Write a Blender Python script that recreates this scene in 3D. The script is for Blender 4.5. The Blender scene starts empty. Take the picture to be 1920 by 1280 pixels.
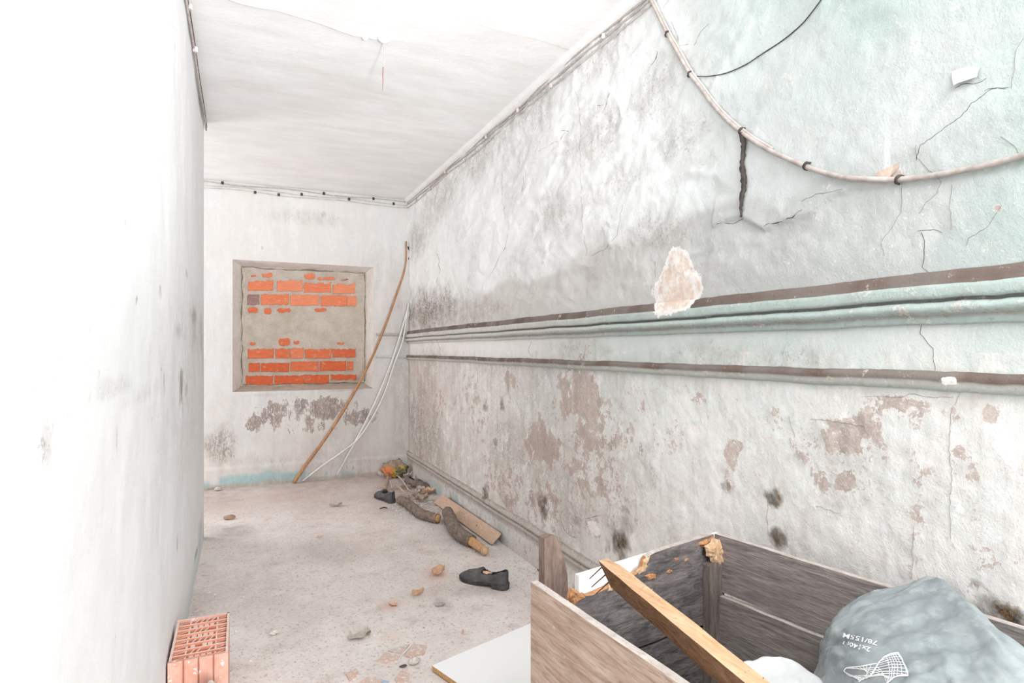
import bpy, math, random
import numpy as np
from mathutils import Vector, Matrix

random.seed(7)
S = bpy.context.scene
COL = S.collection

# ------------------------------------------------------------------ camera
F_PX, U0, V0 = 1120.0, 960.0, 655.0          # focal length and horizon in 1920x1280 pixels
YAW = math.atan2(960 - 450, F_PX)
CZ = 1.265                                    # camera height above the floor
cam_d = bpy.data.cameras.new('camera')
cam_d.sensor_width = 36.0
cam_d.lens = F_PX / 1920 * 36
cam_d.shift_y = 15 / 1920
cam_d.clip_start = 0.02
cam = bpy.data.objects.new('camera', cam_d)
COL.objects.link(cam)
cam.location = (0, 0, CZ)
cam.rotation_euler = (math.pi / 2, 0, -YAW)
S.camera = cam

# ------------------------------------------------------------------ light
S.view_settings.view_transform = 'Standard'
S.view_settings.look = 'None'
S.view_settings.gamma = 1.0
S.view_settings.use_curve_mapping = False
S.view_settings.exposure = 0.32
w = bpy.data.worlds.new('world'); S.world = w
w.use_nodes = True
w.node_tree.nodes['Background'].inputs[0].default_value = (0.96, 0.98, 1.0, 1)
w.node_tree.nodes['Background'].inputs[1].default_value = 0.05


def area(name, loc, rot, sx, sy, power, col=(1, 1, 1)):
    d = bpy.data.lights.new(name, 'AREA')
    d.shape = 'RECTANGLE'; d.size = sx; d.size_y = sy; d.energy = power; d.color = col
    o = bpy.data.objects.new(name, d); COL.objects.link(o)
    o.location = loc; o.rotation_euler = rot
    return o


# daylight from the open end of the room behind the camera, and from the side recess at the far end
area('daylight_open_end', (1.3, -4.6, 1.4), (math.radians(91), 0, math.radians(13)), 2.2, 2.8, 350, (0.965, 0.985, 1.0))
rl = area('daylight_recess', (-1.9, 5.72, 1.35), (0, 0, 0), 0.9, 1.7, 33, (0.985, 0.99, 1.0))
rl.rotation_euler = Vector((1.0, -0.5, 0.0)).to_track_quat('-Z', 'Y').to_euler()
# unseen overhead fill light added behind the camera, and the photographer's lamp turned up at the whitewashed ceiling
cl_ = area('overhead_fill', (0.75, -0.5, 2.6), (0, 0, 0), 1.2, 0.7, 33, (0.965, 0.985, 1.0))
cl_.rotation_euler = Vector((0, .75, -1)).to_track_quat('-Z', 'Y').to_euler()
sd = bpy.data.lights.new('bounce_lamp', 'SPOT'); sd.energy = 470; sd.color = (0.965, 0.985, 1.0); sd.spot_size = math.radians(55); sd.spot_blend = 1.0; sd.shadow_soft_size = 0.12
bl = bpy.data.objects.new('bounce_lamp', sd); COL.objects.link(bl); bl.location = (0.45, -0.6, 1.0)
bl.rotation_euler = Vector((0.0, 3.4, 1.8)).to_track_quat('-Z', 'Y').to_euler()
S.cycles.max_bounces = 5
S.cycles.diffuse_bounces = 4
S.cycles.glossy_bounces = 2
S.cycles.adaptive_threshold = 0.03

# ------------------------------------------------------------------ room dimensions
XR, XL, YB, ZC = 1.58, -0.222, 6.05, 2.80
YC = 4.57            # where the left wall ends and the recess opens
XREC = -2.15
SA, CA = math.sin(YAW), math.cos(YAW)


def ray(u, v):
    a = (u - U0) / F_PX; b = (V0 - v) / F_PX
    return Vector((SA + a * CA, CA - a * SA, b))


def at_depth(u, v, t):
    return Vector((0, 0, CZ)) + ray(u, v) * t


def on_floor(u, v, z=0.0):
    d = ray(u, v); return at_depth(u, v, (z - CZ) / d.z)


def on_right(u, v, x=XR):
    d = ray(u, v); return at_depth(u, v, x / d.x)


def on_left(u, v):
    d = ray(u, v); return at_depth(u, v, XL / d.x)


def on_back(u, v, y=YB):
    d = ray(u, v); return at_depth(u, v, y / d.y)


def on_ceil(u, v, z=ZC):
    d = ray(u, v); return at_depth(u, v, (z - CZ) / d.z)


def on_plane(u, v, p0, n):
    d = ray(u, v); o = Vector((0, 0, CZ))
    return o + d * ((p0 - o).dot(n) / d.dot(n))


# ------------------------------------------------------------------ numeric noise
_rng = np.random.RandomState(11)
_T = _rng.rand(256, 256)


def vnoise(x, y):
    xi = np.floor(x).astype(int); yi = np.floor(y).astype(int)
    fx = x - xi; fy = y - yi
    fx = fx * fx * (3 - 2 * fx); fy = fy * fy * (3 - 2 * fy)
    a = _T[xi & 255, yi & 255]; b = _T[(xi + 1) & 255, yi & 255]
    c = _T[xi & 255, (yi + 1) & 255]; d = _T[(xi + 1) & 255, (yi + 1) & 255]
    return (a * (1 - fx) + b * fx) * (1 - fy) + (c * (1 - fx) + d * fx) * fy


def fbm(x, y, sc, octv=4, seed=0):
    x = np.asarray(x, float) * sc + seed * 17.31; y = np.asarray(y, float) * sc + seed * 9.77
    r = 0; a = 0.5; tot = 0
    for k in range(octv):
        r = r + a * vnoise(x + k * 31.7, y + k * 13.1); tot += a
        x = x * 2.03; y = y * 2.03; a *= 0.55
    return r / tot


def sstep(a, b, x):
    t = np.clip((x - a) / (b - a), 0, 1)
    return t * t * (3 - 2 * t)


def lin(c):
    c = c / 255.0
    return c / 12.92 if c <= 0.04045 else ((c + 0.055) / 1.055) ** 2.4


def C(r, g, b):
    return (lin(r), lin(g), lin(b), 1.0)


def C3(r, g, b):
    return np.array([lin(r), lin(g), lin(b)])


# ------------------------------------------------------------------ materials
class NT:
    def __init__(self, name):
        self.m = bpy.data.materials.new(name); self.m.use_nodes = True
        self.t = self.m.node_tree
        self.b = self.t.nodes['Principled BSDF']
        self.b.inputs['Specular IOR Level'].default_value = 0.2

    def n(self, typ, **kw):
        nd = self.t.nodes.new('ShaderNode' + typ)
        for k, v in kw.items():
            if k.startswith('_'):
                setattr(nd, k[1:], v)
        for k, v in kw.items():
            if k.startswith('_'):
                continue
            key = int(k[1:]) if k[0] == 'i' and k[1:].isdigit() else k.replace('__', ' ')
            s = nd.inputs[key]
            if isinstance(v, bpy.types.NodeSocket):
                self.t.links.new(v, s)
            else:
                s.default_value = v
        return nd

    def coords(self, scale=(1, 1, 1)):
        tc = self.n('TexCoord')
        return self.n('Mapping', Vector=tc.outputs['Object'], Scale=scale).outputs[0]

    def noise(self, vec, scale, detail=5, rough=0.6, dist=0.0):
        return self.n('TexNoise', Vector=vec, Scale=scale, Detail=detail, Roughness=rough, Distortion=dist).outputs[0]

    def ramp(self, fac, a, b):
        r = self.n('MapRange', Value=fac)
        r.inputs[1].default_value = a; r.inputs[2].default_value = b
        return r.outputs[0]

    def math(self, op, a, b=0.0, clamp=False):
        return self.n('Math', _operation=op, _use_clamp=clamp, i0=a, i1=b).outputs[0]

    def mix(self, fac, a, b, mode='MIX'):
        nd = self.t.nodes.new('ShaderNodeMix'); nd.data_type = 'RGBA'; nd.blend_type = mode
        for s, v in ((nd.inputs[0], fac), (nd.inputs[6], a), (nd.inputs[7], b)):
            if isinstance(v, bpy.types.NodeSocket):
                self.t.links.new(v, s)
            else:
                s.default_value = v
        return nd.outputs[2]

    def bump(self, h, strength=0.3, dist=0.01, prev=None):
        nd = self.n('Bump', Height=h, Strength=strength, Distance=dist)
        if prev is not None:
            self.t.links.new(prev, nd.inputs['Normal'])
        return nd.outputs[0]

    def done(self, col, rough=0.9, normal=None):
        if isinstance(col, bpy.types.NodeSocket):
            self.t.links.new(col, self.b.inputs['Base Color'])
        else:
            self.b.inputs['Base Color'].default_value = col
        if isinstance(rough, bpy.types.NodeSocket):
            self.t.links.new(rough, self.b.inputs['Roughness'])
        else:
            self.b.inputs['Roughness'].default_value = rough
        if normal is not None:
            self.t.links.new(normal, self.b.inputs['Normal'])
        return self.m


def simple(name, c1, c2, scale=20, rough=0.85, bump=0.2, bdist=0.004, stretch=(1, 1, 1), lo=0.35, hi=0.65, speck=None, speck_sc=90, speck_t=0.68):
    t = NT(name); v = t.coords(stretch)
    f = t.ramp(t.noise(v, scale, 6), lo, hi)
    col = t.mix(f, C(*c1), C(*c2))
    f2 = t.noise(v, scale * 5, 4)
    col = t.mix(t.math('MULTIPLY', t.ramp(f2, 0.3, 0.7), 0.22), col, C(*[int(c * 0.72) for c in c1]))
    if speck:
        sp = t.ramp(t.noise(t.coords(), speck_sc, 3), speck_t, speck_t + 0.05)
        col = t.mix(sp, col, C(*speck))
    return t.done(col, rough, t.bump(t.noise(v, scale * 2.5, 6), bump, bdist))


def plaster_mat(name, flake_a, flake_b, streak=0.0, bump=0.35, chalk=0.0, vst=1.0, specks=0.4):
    """Painted plaster: 'tint' holds the paint colour, 'wear' holds flaking (r), fresh plaster (g), mould (b), grime (a)."""
    t = NT(name)
    tint = t.n('Attribute', _attribute_name='tint').outputs['Color']
    wn = t.n('Attribute', _attribute_name='wear')
    sep = t.n('SeparateColor', Color=wn.outputs['Color'])
    fl, wh, mo = sep.outputs[0], sep.outputs[1], sep.outputs[2]
    gr = wn.outputs['Alpha']
    v = t.coords((1, 1, vst))
    fine = t.noise(v, 75, 4, 0.75)
    mid = t.noise(v, 15, 5, 0.70)
    stn = t.noise(t.coords((30, 30, 2.6)), 1.0, 3, 0.65)
    col = t.mix(t.math('MULTIPLY', t.ramp(mid, 0.40, 0.72), 0.10), tint, C(172, 168, 164))
    if chalk:
        big = t.noise(v, 6.5, 6, 0.74)
        col = t.mix(t.math('MULTIPLY', t.ramp(big, 0.50, 0.60), chalk), col, C(240, 236, 233))
        col = t.mix(t.math('MULTIPLY', t.ramp(big, 0.46, 0.36), chalk * 0.5), col, C(216, 203, 194))
        col = t.mix(t.math('MULTIPLY', t.ramp(t.noise(v, 9.5, 4, 0.7), 0.57, 0.66), chalk * 0.45), col, C(196, 198, 198))
    if streak:
        col = t.mix(t.math('MULTIPLY', t.ramp(stn, 0.50, 0.72), t.math('MULTIPLY', t.ramp(mid, .3, .65), streak)), col, C(172, 152, 140))
        col = t.mix(t.math('MULTIPLY', t.ramp(stn, 0.46, 0.28), streak), col, C(242, 238, 235))
    g = t.math('MULTIPLY', gr, t.ramp(t.math('ADD', mid, t.math('MULTIPLY', stn, 0.4)), 0.42, 0.95), True)
    col = t.mix(g, col, C(130, 114, 104))
    # chips and pits
    chip = t.ramp(t.math('ADD', fine, t.math('MULTIPLY', gr, 0.10)), 0.60, 0.66)
    col = t.mix(t.math('MULTIPLY', chip, t.math('ADD', t.math('MULTIPLY', gr, 0.75), 0.06), True), col, C(112, 94, 84))
    chip2 = t.ramp(t.math('SUBTRACT', fine, t.math('MULTIPLY', gr, 0.08)), 0.36, 0.31)
    col = t.mix(t.math('MULTIPLY', chip2, specks), col, C(248, 246, 244))
    # flaked paint, crisp edge
    mixn = t.math('ADD', t.math('MULTIPLY', mid, 0.75), t.math('MULTIPLY', fine, 0.5))
    fe = t.math('ADD', fl, t.math('MULTIPLY', t.math('SUBTRACT', mixn, 0.62), 2.8))
    fm = t.ramp(fe, 0.50, 0.58)
    rim = t.math('MULTIPLY', t.ramp(fe, 0.36, 0.49), t.math('SUBTRACT', 1.0, fm))
    fcol = t.mix(t.ramp(stn, 0.36, 0.64), C(*flake_a), C(*flake_b))
    fcol = t.mix(t.math('MULTIPLY', t.ramp(fine, 0.50, 0.62), 0.7), fcol, C(222, 211, 204))
    fcol = t.mix(t.math('MULTIPLY', t.ramp(fine, 0.42, 0.32), 0.5), fcol, C(*[int(c * .8) for c in flake_a]))
    col = t.mix(t.math('MULTIPLY', rim, 0.5), col, C(240, 235, 231))
    col = t.mix(t.math('MULTIPLY', fm, 0.72), col, fcol)
    # fresh white plaster patches
    we = t.math('ADD', wh, t.math('MULTIPLY', t.math('SUBTRACT', mixn, 0.62), 1.5))
    wm = t.ramp(we, 0.46, 0.52)
    core = t.ramp(we, 0.74, 0.90)
    wcol = t.mix(t.math('MULTIPLY', core, t.ramp(mid, 0.4, 0.55)), C(243, 237, 233), C(226, 205, 191))
    col = t.mix(wm, col, wcol)
    # mould
    me = t.math('MULTIPLY', mo, t.math('ADD', t.math('MULTIPLY', mid, 1.2), t.math('MULTIPLY', fine, 1.0)))
    mm = t.ramp(me, 0.30, 1.15)
    mcol = t.mix(t.ramp(fine, 0.45, 0.6), C(52, 42, 36), C(126, 100, 72))
    col = t.mix(mm, col, mcol)
    h = t.math('ADD', t.math('MULTIPLY', mid, 0.6), t.math('MULTIPLY', fine, 0.5))
    return t.done(col, 0.92, t.bump(h, bump, 0.014))


M = {}
M['wall_r'] = plaster_mat('old_plaster_paint', (162, 138, 128), (198, 176, 164), streak=0.24, bump=0.4, chalk=0.75)
M['wall_ru'] = plaster_mat('upper_plaster_paint', (170, 140, 126), (200, 180, 168), streak=0.0, bump=0.42, chalk=0.12)
M['wall_b'] = plaster_mat('back_plaster_paint', (104, 80, 74), (142, 118, 108), streak=0.08, bump=0.30, chalk=0.2, vst=.4)
M['wall_l'] = plaster_mat('white_wall_paint', (170, 165, 160), (190, 186, 182), streak=0.0, bump=0.14)
M['trim'] = plaster_mat('painted_moulding', (160, 142, 132), (196, 184, 176), streak=0.0, bump=0.4, specks=0.0)
M['crack'] = simple('crack_shadow', (86, 76, 72), (64, 56, 54), 40)
M['crack_light'] = simple('hairline_crack', (150, 142, 138), (126, 118, 114), 40)
M['flake'] = simple('loose_plaster_flake', (222, 227, 225), (210, 217, 215), 18)
M['flake_raw'] = simple('raw_plaster', (206, 186, 172), (186, 160, 146), 40)


def ceil_mat():
    t = NT('ceiling_paint'); v = t.coords((1, 2.6, 1))
    a = t.noise(v, 3.0, 5, 0.6); b = t.noise(v, 30, 3, 0.6)
    col = t.mix(t.ramp(a, 0.35, 0.7), C(242, 241, 240), C(230, 228, 226))
    col = t.mix(t.math('MULTIPLY', t.ramp(t.noise(t.coords(), 70, 3), 0.70, 0.74), 0.3), col, C(180, 176, 172))
    return t.done(col, 0.95, t.bump(t.math('ADD', a, t.math('MULTIPLY', b, 0.5)), 0.25, 0.01))


M['ceil'] = ceil_mat()


def floor_mat():
    t = NT('dusty_concrete'); v = t.coords()
    a = t.noise(v, 1.6, 4, 0.65); b = t.noise(v, 9, 6, 0.70); c = t.noise(v, 60, 4, 0.75); d = t.noise(v, 150, 3, 0.6)
    col = t.mix(t.ramp(a, 0.36, 0.66), C(218, 206, 201), C(236, 227, 223))
    col = t.mix(t.math('MULTIPLY', t.ramp(b, 0.48, 0.66), 0.6), col, C(238, 231, 228))
    col = t.mix(t.math('MULTIPLY', t.ramp(b, 0.45, 0.30), 0.60), col, C(190, 176, 169))
    col = t.mix(t.math('MULTIPLY', t.ramp(c, 0.56, 0.66), 0.6), col, C(242, 237, 234))
    col = t.mix(t.math('MULTIPLY', t.ramp(c, 0.44, 0.33), 0.6), col, C(156, 140, 132))
    wn = t.n('Attribute', _attribute_name='wear'); sep = t.n('SeparateColor', Color=wn.outputs['Color'])
    # brown earth dirt (r), rusty dust (g), pale plaster dust (b)
    col = t.mix(t.math('MULTIPLY', sep.outputs[0], t.ramp(b, 0.25, 0.7)), col, C(160, 138, 127))
    col = t.mix(t.math('MULTIPLY', sep.outputs[1], t.ramp(c, 0.35, 0.62)), col, C(222, 184, 162))
    col = t.mix(t.math('MULTIPLY', sep.outputs[2], t.ramp(c, 0.35, 0.6)), col, C(232, 228, 225))
    col = t.mix(t.math('MULTIPLY', wn.outputs['Alpha'], t.ramp(b, 0.3, 0.6)), col, C(120, 108, 104))
    col = t.mix(t.ramp(d, 0.70, 0.73), col, C(240, 236, 233))
    col = t.mix(t.ramp(t.noise(v, 120, 2, 0.5), 0.30, 0.27), col, C(98, 86, 80))
    h = t.math('ADD', t.math('MULTIPLY', b, 0.6), t.math('MULTIPLY', c, 0.4))
    return t.done(col, 0.9, t.bump(h, 0.4, 0.008))


M['floor'] = floor_mat()
M['tile'] = simple('worn_terracotta_tile', (214, 196, 188), (220, 182, 164), 9, 0.9, 0.2, 0.002, lo=0.4, hi=0.6, speck=(226, 218, 214), speck_sc=60, speck_t=0.55)
M['tile_blue'] = simple('worn_blue_tile', (196, 200, 210), (168, 180, 202), 20)
M['grout'] = simple('tile_joint_mortar', (232, 222, 216), (222, 212, 206), 60)


def wood(name, c_dark, c_light, stretch, scale=14, bump=0.5, speck=None, paint=None, lo=0.35, hi=0.68):
    t = NT(name); v = t.coords(stretch)
    a = t.noise(v, scale, 8, 0.65, 0.6); b = t.noise(v, scale * 4, 5, 0.6)
    col = t.mix(t.ramp(a, lo, hi), C(*c_dark), C(*c_light))
    col = t.mix(t.math('MULTIPLY', t.ramp(b, 0.5, 0.68), 0.35), col, C(*[int(c * 0.7) for c in c_dark]))
    if paint:
        pc, th = paint
        pn = t.noise(t.coords((1, 1, 1)), 5.0, 7, 0.7, 0.4)
        col = t.mix(t.ramp(pn, th, th + 0.05), col, C(*pc))
    if speck:
        col = t.mix(t.ramp(t.noise(t.coords(), 170, 2), 0.68, 0.72), col, C(*speck))
    h = t.math('ADD', a, t.math('MULTIPLY', b, 0.5))
    return t.done(col, 0.85, t.bump(h, bump, 0.006))


M['dark_y'] = wood('dark_board_long', (122, 114, 112), (174, 164, 160), (3, 0.5, 6), speck=(150, 140, 136))
M['dark_x'] = wood('dark_board_end', (86, 80, 80), (150, 141, 139), (0.9, 1, 3.2), 12, 1.0, speck=(140, 132, 128))
M['side_out'] = wood('weathered_side_board', (168, 140, 122), (214, 193, 177), (3, 0.7, 7), 9, 0.4, paint=((240, 230, 224), 0.63))
M['edge_pale'] = wood('pale_board_edge', (186, 174, 166), (216, 206, 200), (2, 1, 2), 12, 0.4)
M['raw_wood'] = wood('raw_splintered_wood', (206, 158, 116), (244, 216, 182), (5, 5, 1.6), 14, 1.0)
M['raw_orange'] = wood('orange_torn_wood', (196, 128, 84), (236, 186, 140), (5, 5, 2), 16, 1.0)
M['plank'] = wood('orange_pine_plank', (204, 158, 120), (236, 200, 164), (7, 0.8, 7), 9, 0.5, speck=(110, 84, 62))
M['plank_shade'] = wood('shaded_plank_wood', (112, 80, 58), (158, 120, 92), (9, 1.2, 9), 9, 0.6, speck=(70, 52, 42))  # plank wood with side shade put into the colour
M['post'] = wood('brown_grey_post', (112, 94, 86), (150, 130, 119), (6, 6, 1.2), 10, 0.6)
M['nail'] = simple('rusty_nail', (134, 96, 76), (98, 72, 60), 60, 0.6)
M['melamine'] = NT('white_melamine').done(C(251, 251, 251), 0.45)
M['chipboard'] = simple('chipboard_edge', (222, 176, 120), (196, 146, 92), 90, speck=(240, 206, 160), speck_sc=160, speck_t=0.6)
M['stick'] = wood('cane_bark', (160, 116, 84), (204, 156, 116), (12, 12, 2), 3, 0.4)
M['pvc'] = simple('white_plastic_pipe', (240, 238, 234), (226, 222, 216), 15, 0.5, 0.05)
M['wire_dark'] = simple('dark_wire', (92, 84, 80), (62, 56, 54), 40)
M['wire_grey'] = simple('dusty_wire', (206, 196, 190), (172, 161, 155), 30)
M['wire_pale'] = simple('painted_wire', (220, 212, 208), (186, 174, 168), 14)
M['wire_white'] = simple('white_painted_wire', (214, 213, 212), (200, 198, 196), 14)
M['wire_brown'] = simple('bare_brown_wire', (166, 128, 114), (140, 112, 104), 30)
M['porcelain'] = NT('white_porcelain').done(C(228, 228, 228), 0.35)
M['bark'] = wood('grey_bark', (110, 94, 84), (160, 144, 132), (12, 5, 12), 4, 0.9)
M['cutwood'] = wood('cut_branch_wood', (196, 146, 100), (232, 194, 150), (8, 8, 8), 8, 0.7)
M['tanboard'] = wood('tan_fibre_board', (204, 172, 148), (218, 190, 168), (3, 1, 3), 6, 0.15)
M['leather'] = simple('dusty_black_leather', (86, 84, 86), (114, 111, 112), 18, 0.6, 0.2, 0.002, speck=(150, 146, 142), speck_sc=220, speck_t=0.68)
M['lining'] = simple('black_shoe_lining', (44, 42, 43), (62, 59, 60), 30)
M['leather_old'] = simple('grey_brown_old_leather', (112, 98, 90), (146, 132, 122), 20, 0.85, 0.5, 0.004)
M['sole'] = simple('black_rubber_sole', (66, 64, 65), (100, 96, 95), 30, 0.8, 0.2, 0.002, speck=(140, 135, 130), speck_sc=200)
M['leaf'] = simple('dry_orange_leaf', (240, 206, 178), (222, 174, 142), 40, 0.8, 0.4)
M['leaf_brown'] = simple('dry_brown_leaf', (166, 138, 120), (196, 168, 148), 30, 0.8, 0.4)
M['scrap'] = simple('dusty_scrap_paper', (212, 202, 194), (190, 178, 168), 30, 0.85, 0.3)
M['stone'] = simple('plaster_chunk', (222, 214, 208), (196, 184, 176), 30, 0.95, 0.6)
M['grit'] = simple('plaster_grit', (236, 231, 228), (208, 198, 192), 12)
M['clay'] = simple('hollow_brick_clay', (222, 138, 106), (230, 160, 132), 14, 0.9, 0.35, 0.003)
M['clay_face'] = simple('dusty_clay_face', (212, 154, 134), (224, 182, 166), 12, 0.9, 0.35, 0.003, speck=(240, 224, 216), speck_sc=40, speck_t=0.62)
M['clay_rim'] = simple('pale_clay_rim', (236, 206, 194), (242, 222, 213), 40, 0.9, 0.3, 0.002)
M['mortar'] = simple('grey_cement_mortar', (186, 174, 160), (204, 194, 182), 10, 0.95, 0.6, 0.006, speck=(160, 148, 136), speck_sc=60, speck_t=0.66)
M['reveal'] = simple('reveal_plaster', (224, 217, 211), (236, 231, 227), 9, 0.95, 0.4, 0.006)


def brick_mat(name, a, b):
    t = NT(name); v = t.coords((1, 1, 9))
    n1 = t.noise(v, 14, 4, 0.6); n2 = t.noise(t.coords(), 26, 6, 0.7)
    col = t.mix(t.ramp(n1, 0.35, 0.65), C(*a), C(*b))
    col = t.mix(t.math('MULTIPLY', t.ramp(n2, 0.56, 0.66), 0.5), col, C(222, 176, 150))
    return t.done(col, 0.9, t.bump(n1, 0.5, 0.004))


M['brick'] = [brick_mat('orange_brick_a', (216, 118, 82), (224, 136, 100)), brick_mat('orange_brick_b', (208, 106, 70), (218, 122, 86)),
              brick_mat('orange_brick_c', (220, 130, 96), (228, 146, 112))]
M['brick_low'] = brick_mat('deep_orange_brick', (202, 92, 56), (212, 110, 72))
M['brick_purple'] = brick_mat('purple_grey_brick', (140, 110, 108), (158, 128, 124))
M['brick_red'] = brick_mat('dusky_red_brick', (200, 96, 66), (214, 112, 80))


# ------------------------------------------------------------------ mesh helpers
def tag(o, label=None, cat=None, group=None, kind=None):
    if label: o['label'] = label
    if cat: o['category'] = cat
    if group: o['group'] = group
    if kind: o['kind'] = kind
    return o


def empty(name, loc=(0, 0, 0), rz=0.0):
    o = bpy.data.objects.new(name, None); COL.objects.link(o)
    o.location = loc; o.rotation_euler = (0, 0, rz); o.empty_display_size = 0.05
    return o


def build(name, verts, faces, mat, parent=None, smooth=False, local=False):
    """One mesh object. World-space vertices; under a parent they are stored relative to its origin."""
    off = Vector((0, 0, 0))
    if parent is not None and not local:
        q = parent
        while q is not None:
            off += Vector(q.location); q = q.parent
    me = bpy.data.meshes.new(name)
    me.from_pydata([tuple(Vector(p) - off) for p in verts], [], faces)
    me.update()
    if smooth:
        me.polygons.foreach_set('use_smooth', [True] * len(me.polygons))
    me.materials.append(mat)
    o = bpy.data.objects.new(name, me); COL.objects.link(o)
    if parent is not None:
        o.parent = parent
    return o


def set_attr(o, name, arr):
    a = o.data.attributes.new(name, 'FLOAT_COLOR', 'POINT')
    a.data.foreach_set('color', np.ascontiguousarray(arr, dtype=np.float32).ravel())


class MB:
    def __init__(self):
        self.v = []; self.f = []

    def add(self, verts, faces):
        k = len(self.v); self.v += [Vector(p) for p in verts]; self.f += [tuple(i + k for i in f) for f in faces]
        return self

    def box(self, c, ex, ey, ez):
        """centre and three half-axis vectors"""
        c, ex, ey, ez = (Vector(q) for q in (c, ex, ey, ez))
        vs = [c + ex * a + ey * b + ez * d for d in (-1, 1) for b in (-1, 1) for a in (-1, 1)]
        return self.add(vs, [(0, 2, 3, 1), (4, 5, 7, 6), (0, 1, 5, 4), (2, 6, 7, 3), (0, 4, 6, 2), (1, 3, 7, 5)])

    def slab(self, pts, n):
        """polygon of 3D points thickened along vector n"""
        pts = [Vector(p) for p in pts]; n = Vector(n); k = len(pts)
        fs = [tuple(range(k)), tuple(range(2 * k - 1, k - 1, -1))]
        for i in range(k):
            j = (i + 1) % k
            fs.append((j, i, i + k, j + k))
        return self.add(pts + [p + n for p in pts], fs)

    def tube(self, pts, rad, n=8, res=4, jit=0.0):
        pts = smooth_path([Vector(p) for p in pts], res)
        m = len(pts)
        if not hasattr(rad, '__len__'): rad = [rad, rad]
        rs = np.interp(np.linspace(0, 1, m), np.linspace(0, 1, len(rad)), rad)
        vs = []; up = None
        for i, p in enumerate(pts):
            d = (pts[min(i + 1, m - 1)] - pts[max(i - 1, 0)]).normalized()
            if up is None:
                up = Vector((0, 0, 1)) if abs(d.z) < 0.9 else Vector((1, 0, 0))
            s = d.cross(up)
            if s.length < 1e-6: s = d.cross(Vector((0.3, 0.8, 0.1)))
            s.normalize(); up = s.cross(d).normalized()
            for k in range(n):
                a = 2 * math.pi * k / n
                r = rs[i] * (1 + jit * random.uniform(-1, 1))
                vs.append(p + (s * math.cos(a) + up * math.sin(a)) * r)
        fs = [(i * n + k, i * n + (k + 1) % n, (i + 1) * n + (k + 1) % n, (i + 1) * n + k) for i in range(m - 1) for k in range(n)]
        fs += [tuple(range(n - 1, -1, -1)), tuple(range((m - 1) * n, m * n))]
        return self.add(vs, fs)

    def build(self, name, mat, parent=None, smooth=False, local=False):
        return build(name, self.v, self.f, mat, parent, smooth, local)


def smooth_path(p, res):
    if res <= 1 or len(p) < 3: return p
    out = []
    for i in range(len(p) - 1):
        a = p[max(i - 1, 0)]; b = p[i]; c = p[i + 1]; d = p[min(i + 2, len(p) - 1)]
        for k in range(res):
            t = k / res
            out.append(0.5 * ((2 * b) + (c - a) * t + (2 * a - 5 * b + 4 * c - d) * t * t + (3 * b - a - 3 * c + d) * t ** 3))
    return out + [p[-1]]


def grid_faces(nu, nv, skip=None):
    fs = []
    for j in range(nv - 1):
        for i in range(nu - 1):
            if skip is not None and skip[j, i]: continue
            a = j * nu + i
            fs.append((a, a + 1, a + nu + 1, a + nu))
    return fs


def blob(A, B, a0, b0, a1, b1, warp=0.45, soft=0.5, seed=0, wsc=None):
    """0..1 mask of a ragged elliptical stain in surface coordinates"""
    ac, bc = (a0 + a1) / 2, (b0 + b1) / 2
    ra, rb = max(abs(a1 - a0) / 2, 1e-3), max(abs(b1 - b0) / 2, 1e-3)
    d = np.sqrt(((A - ac) / ra) ** 2 + ((B - bc) / rb) ** 2)
    sc = wsc or 1.6 / max(min(ra, rb), 0.02)
    d = d + (fbm(A, B, sc, 3, seed + 3) - 0.5) * 2 * warp
    return sstep(1 + soft, 1 - soft, d)


# ------------------------------------------------------------------ right wall
PL = [(1340, 424), (1392, 406), (1440, 432), (1472, 416), (1530, 402), (1560, 372), (1606, 352), (1665, 345)]
PLW = [(on_right(*p).y, on_right(*p).z) for p in PL][::-1]
BUL = [(860, 120, 1110, 330), (930, 150, 1060, 260), (1000, 250, 1190, 380), (1120, 90, 1330, 240), (1170, 150, 1420, 330), (1320, 20, 1480, 160),
       (800, 330, 900, 430), (880, 380, 960, 470), (960, 420, 1100, 520), (1100, 380, 1250, 480), (1240, 230, 1390, 330), (780, 470, 880, 590)]


def right_relief(y, z):
    up = sstep(1.44, 1.56, z)
    lo = 1 - sstep(1.20, 1.30, z)
    h = (fbm(y, z, 2.2, 3, 1) - 0.5) * 0.024 * up
    wy, wz = y * 0.5 + z * 0.42 + 0.14 * fbm(y, z, 5, 2, 5), z - y * 0.12 + 0.14 * fbm(y, z, 5, 2, 6)
    rid = 1 - np.abs(fbm(wy, wz, 5.5, 4, 2) * 2 - 1)
    far = sstep(0.9, 2.0, y)
    h = h + (rid - 0.6) * (0.006 + 0.018 * far) * up
    h = h + (fbm(y, z, 26, 3, 4) - 0.5) * 0.005 * up
    h = h + (fbm(y, z, 6, 4, 3) - 0.5) * 0.010 * lo + (fbm(y, z, 30, 3, 8) - 0.5) * 0.005 * lo
    # a sheet of paint and plaster that lifts off along a ragged lower edge
    ys = np.array([p[0] for p in PLW]); zs = np.array([p[1] for p in PLW])
    o = np.argsort(ys); ys = ys[o]; zs = zs[o]
    zl = np.interp(y, ys, zs)
    ins = (y > ys[0]) & (y < ys[-1])
    h = h + np.where(ins, sstep(-0.004, 0.004, z - zl) * np.exp(-np.clip(z - zl, 0, 9) / 0.06) * 0.012, 0)
    return h


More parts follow.
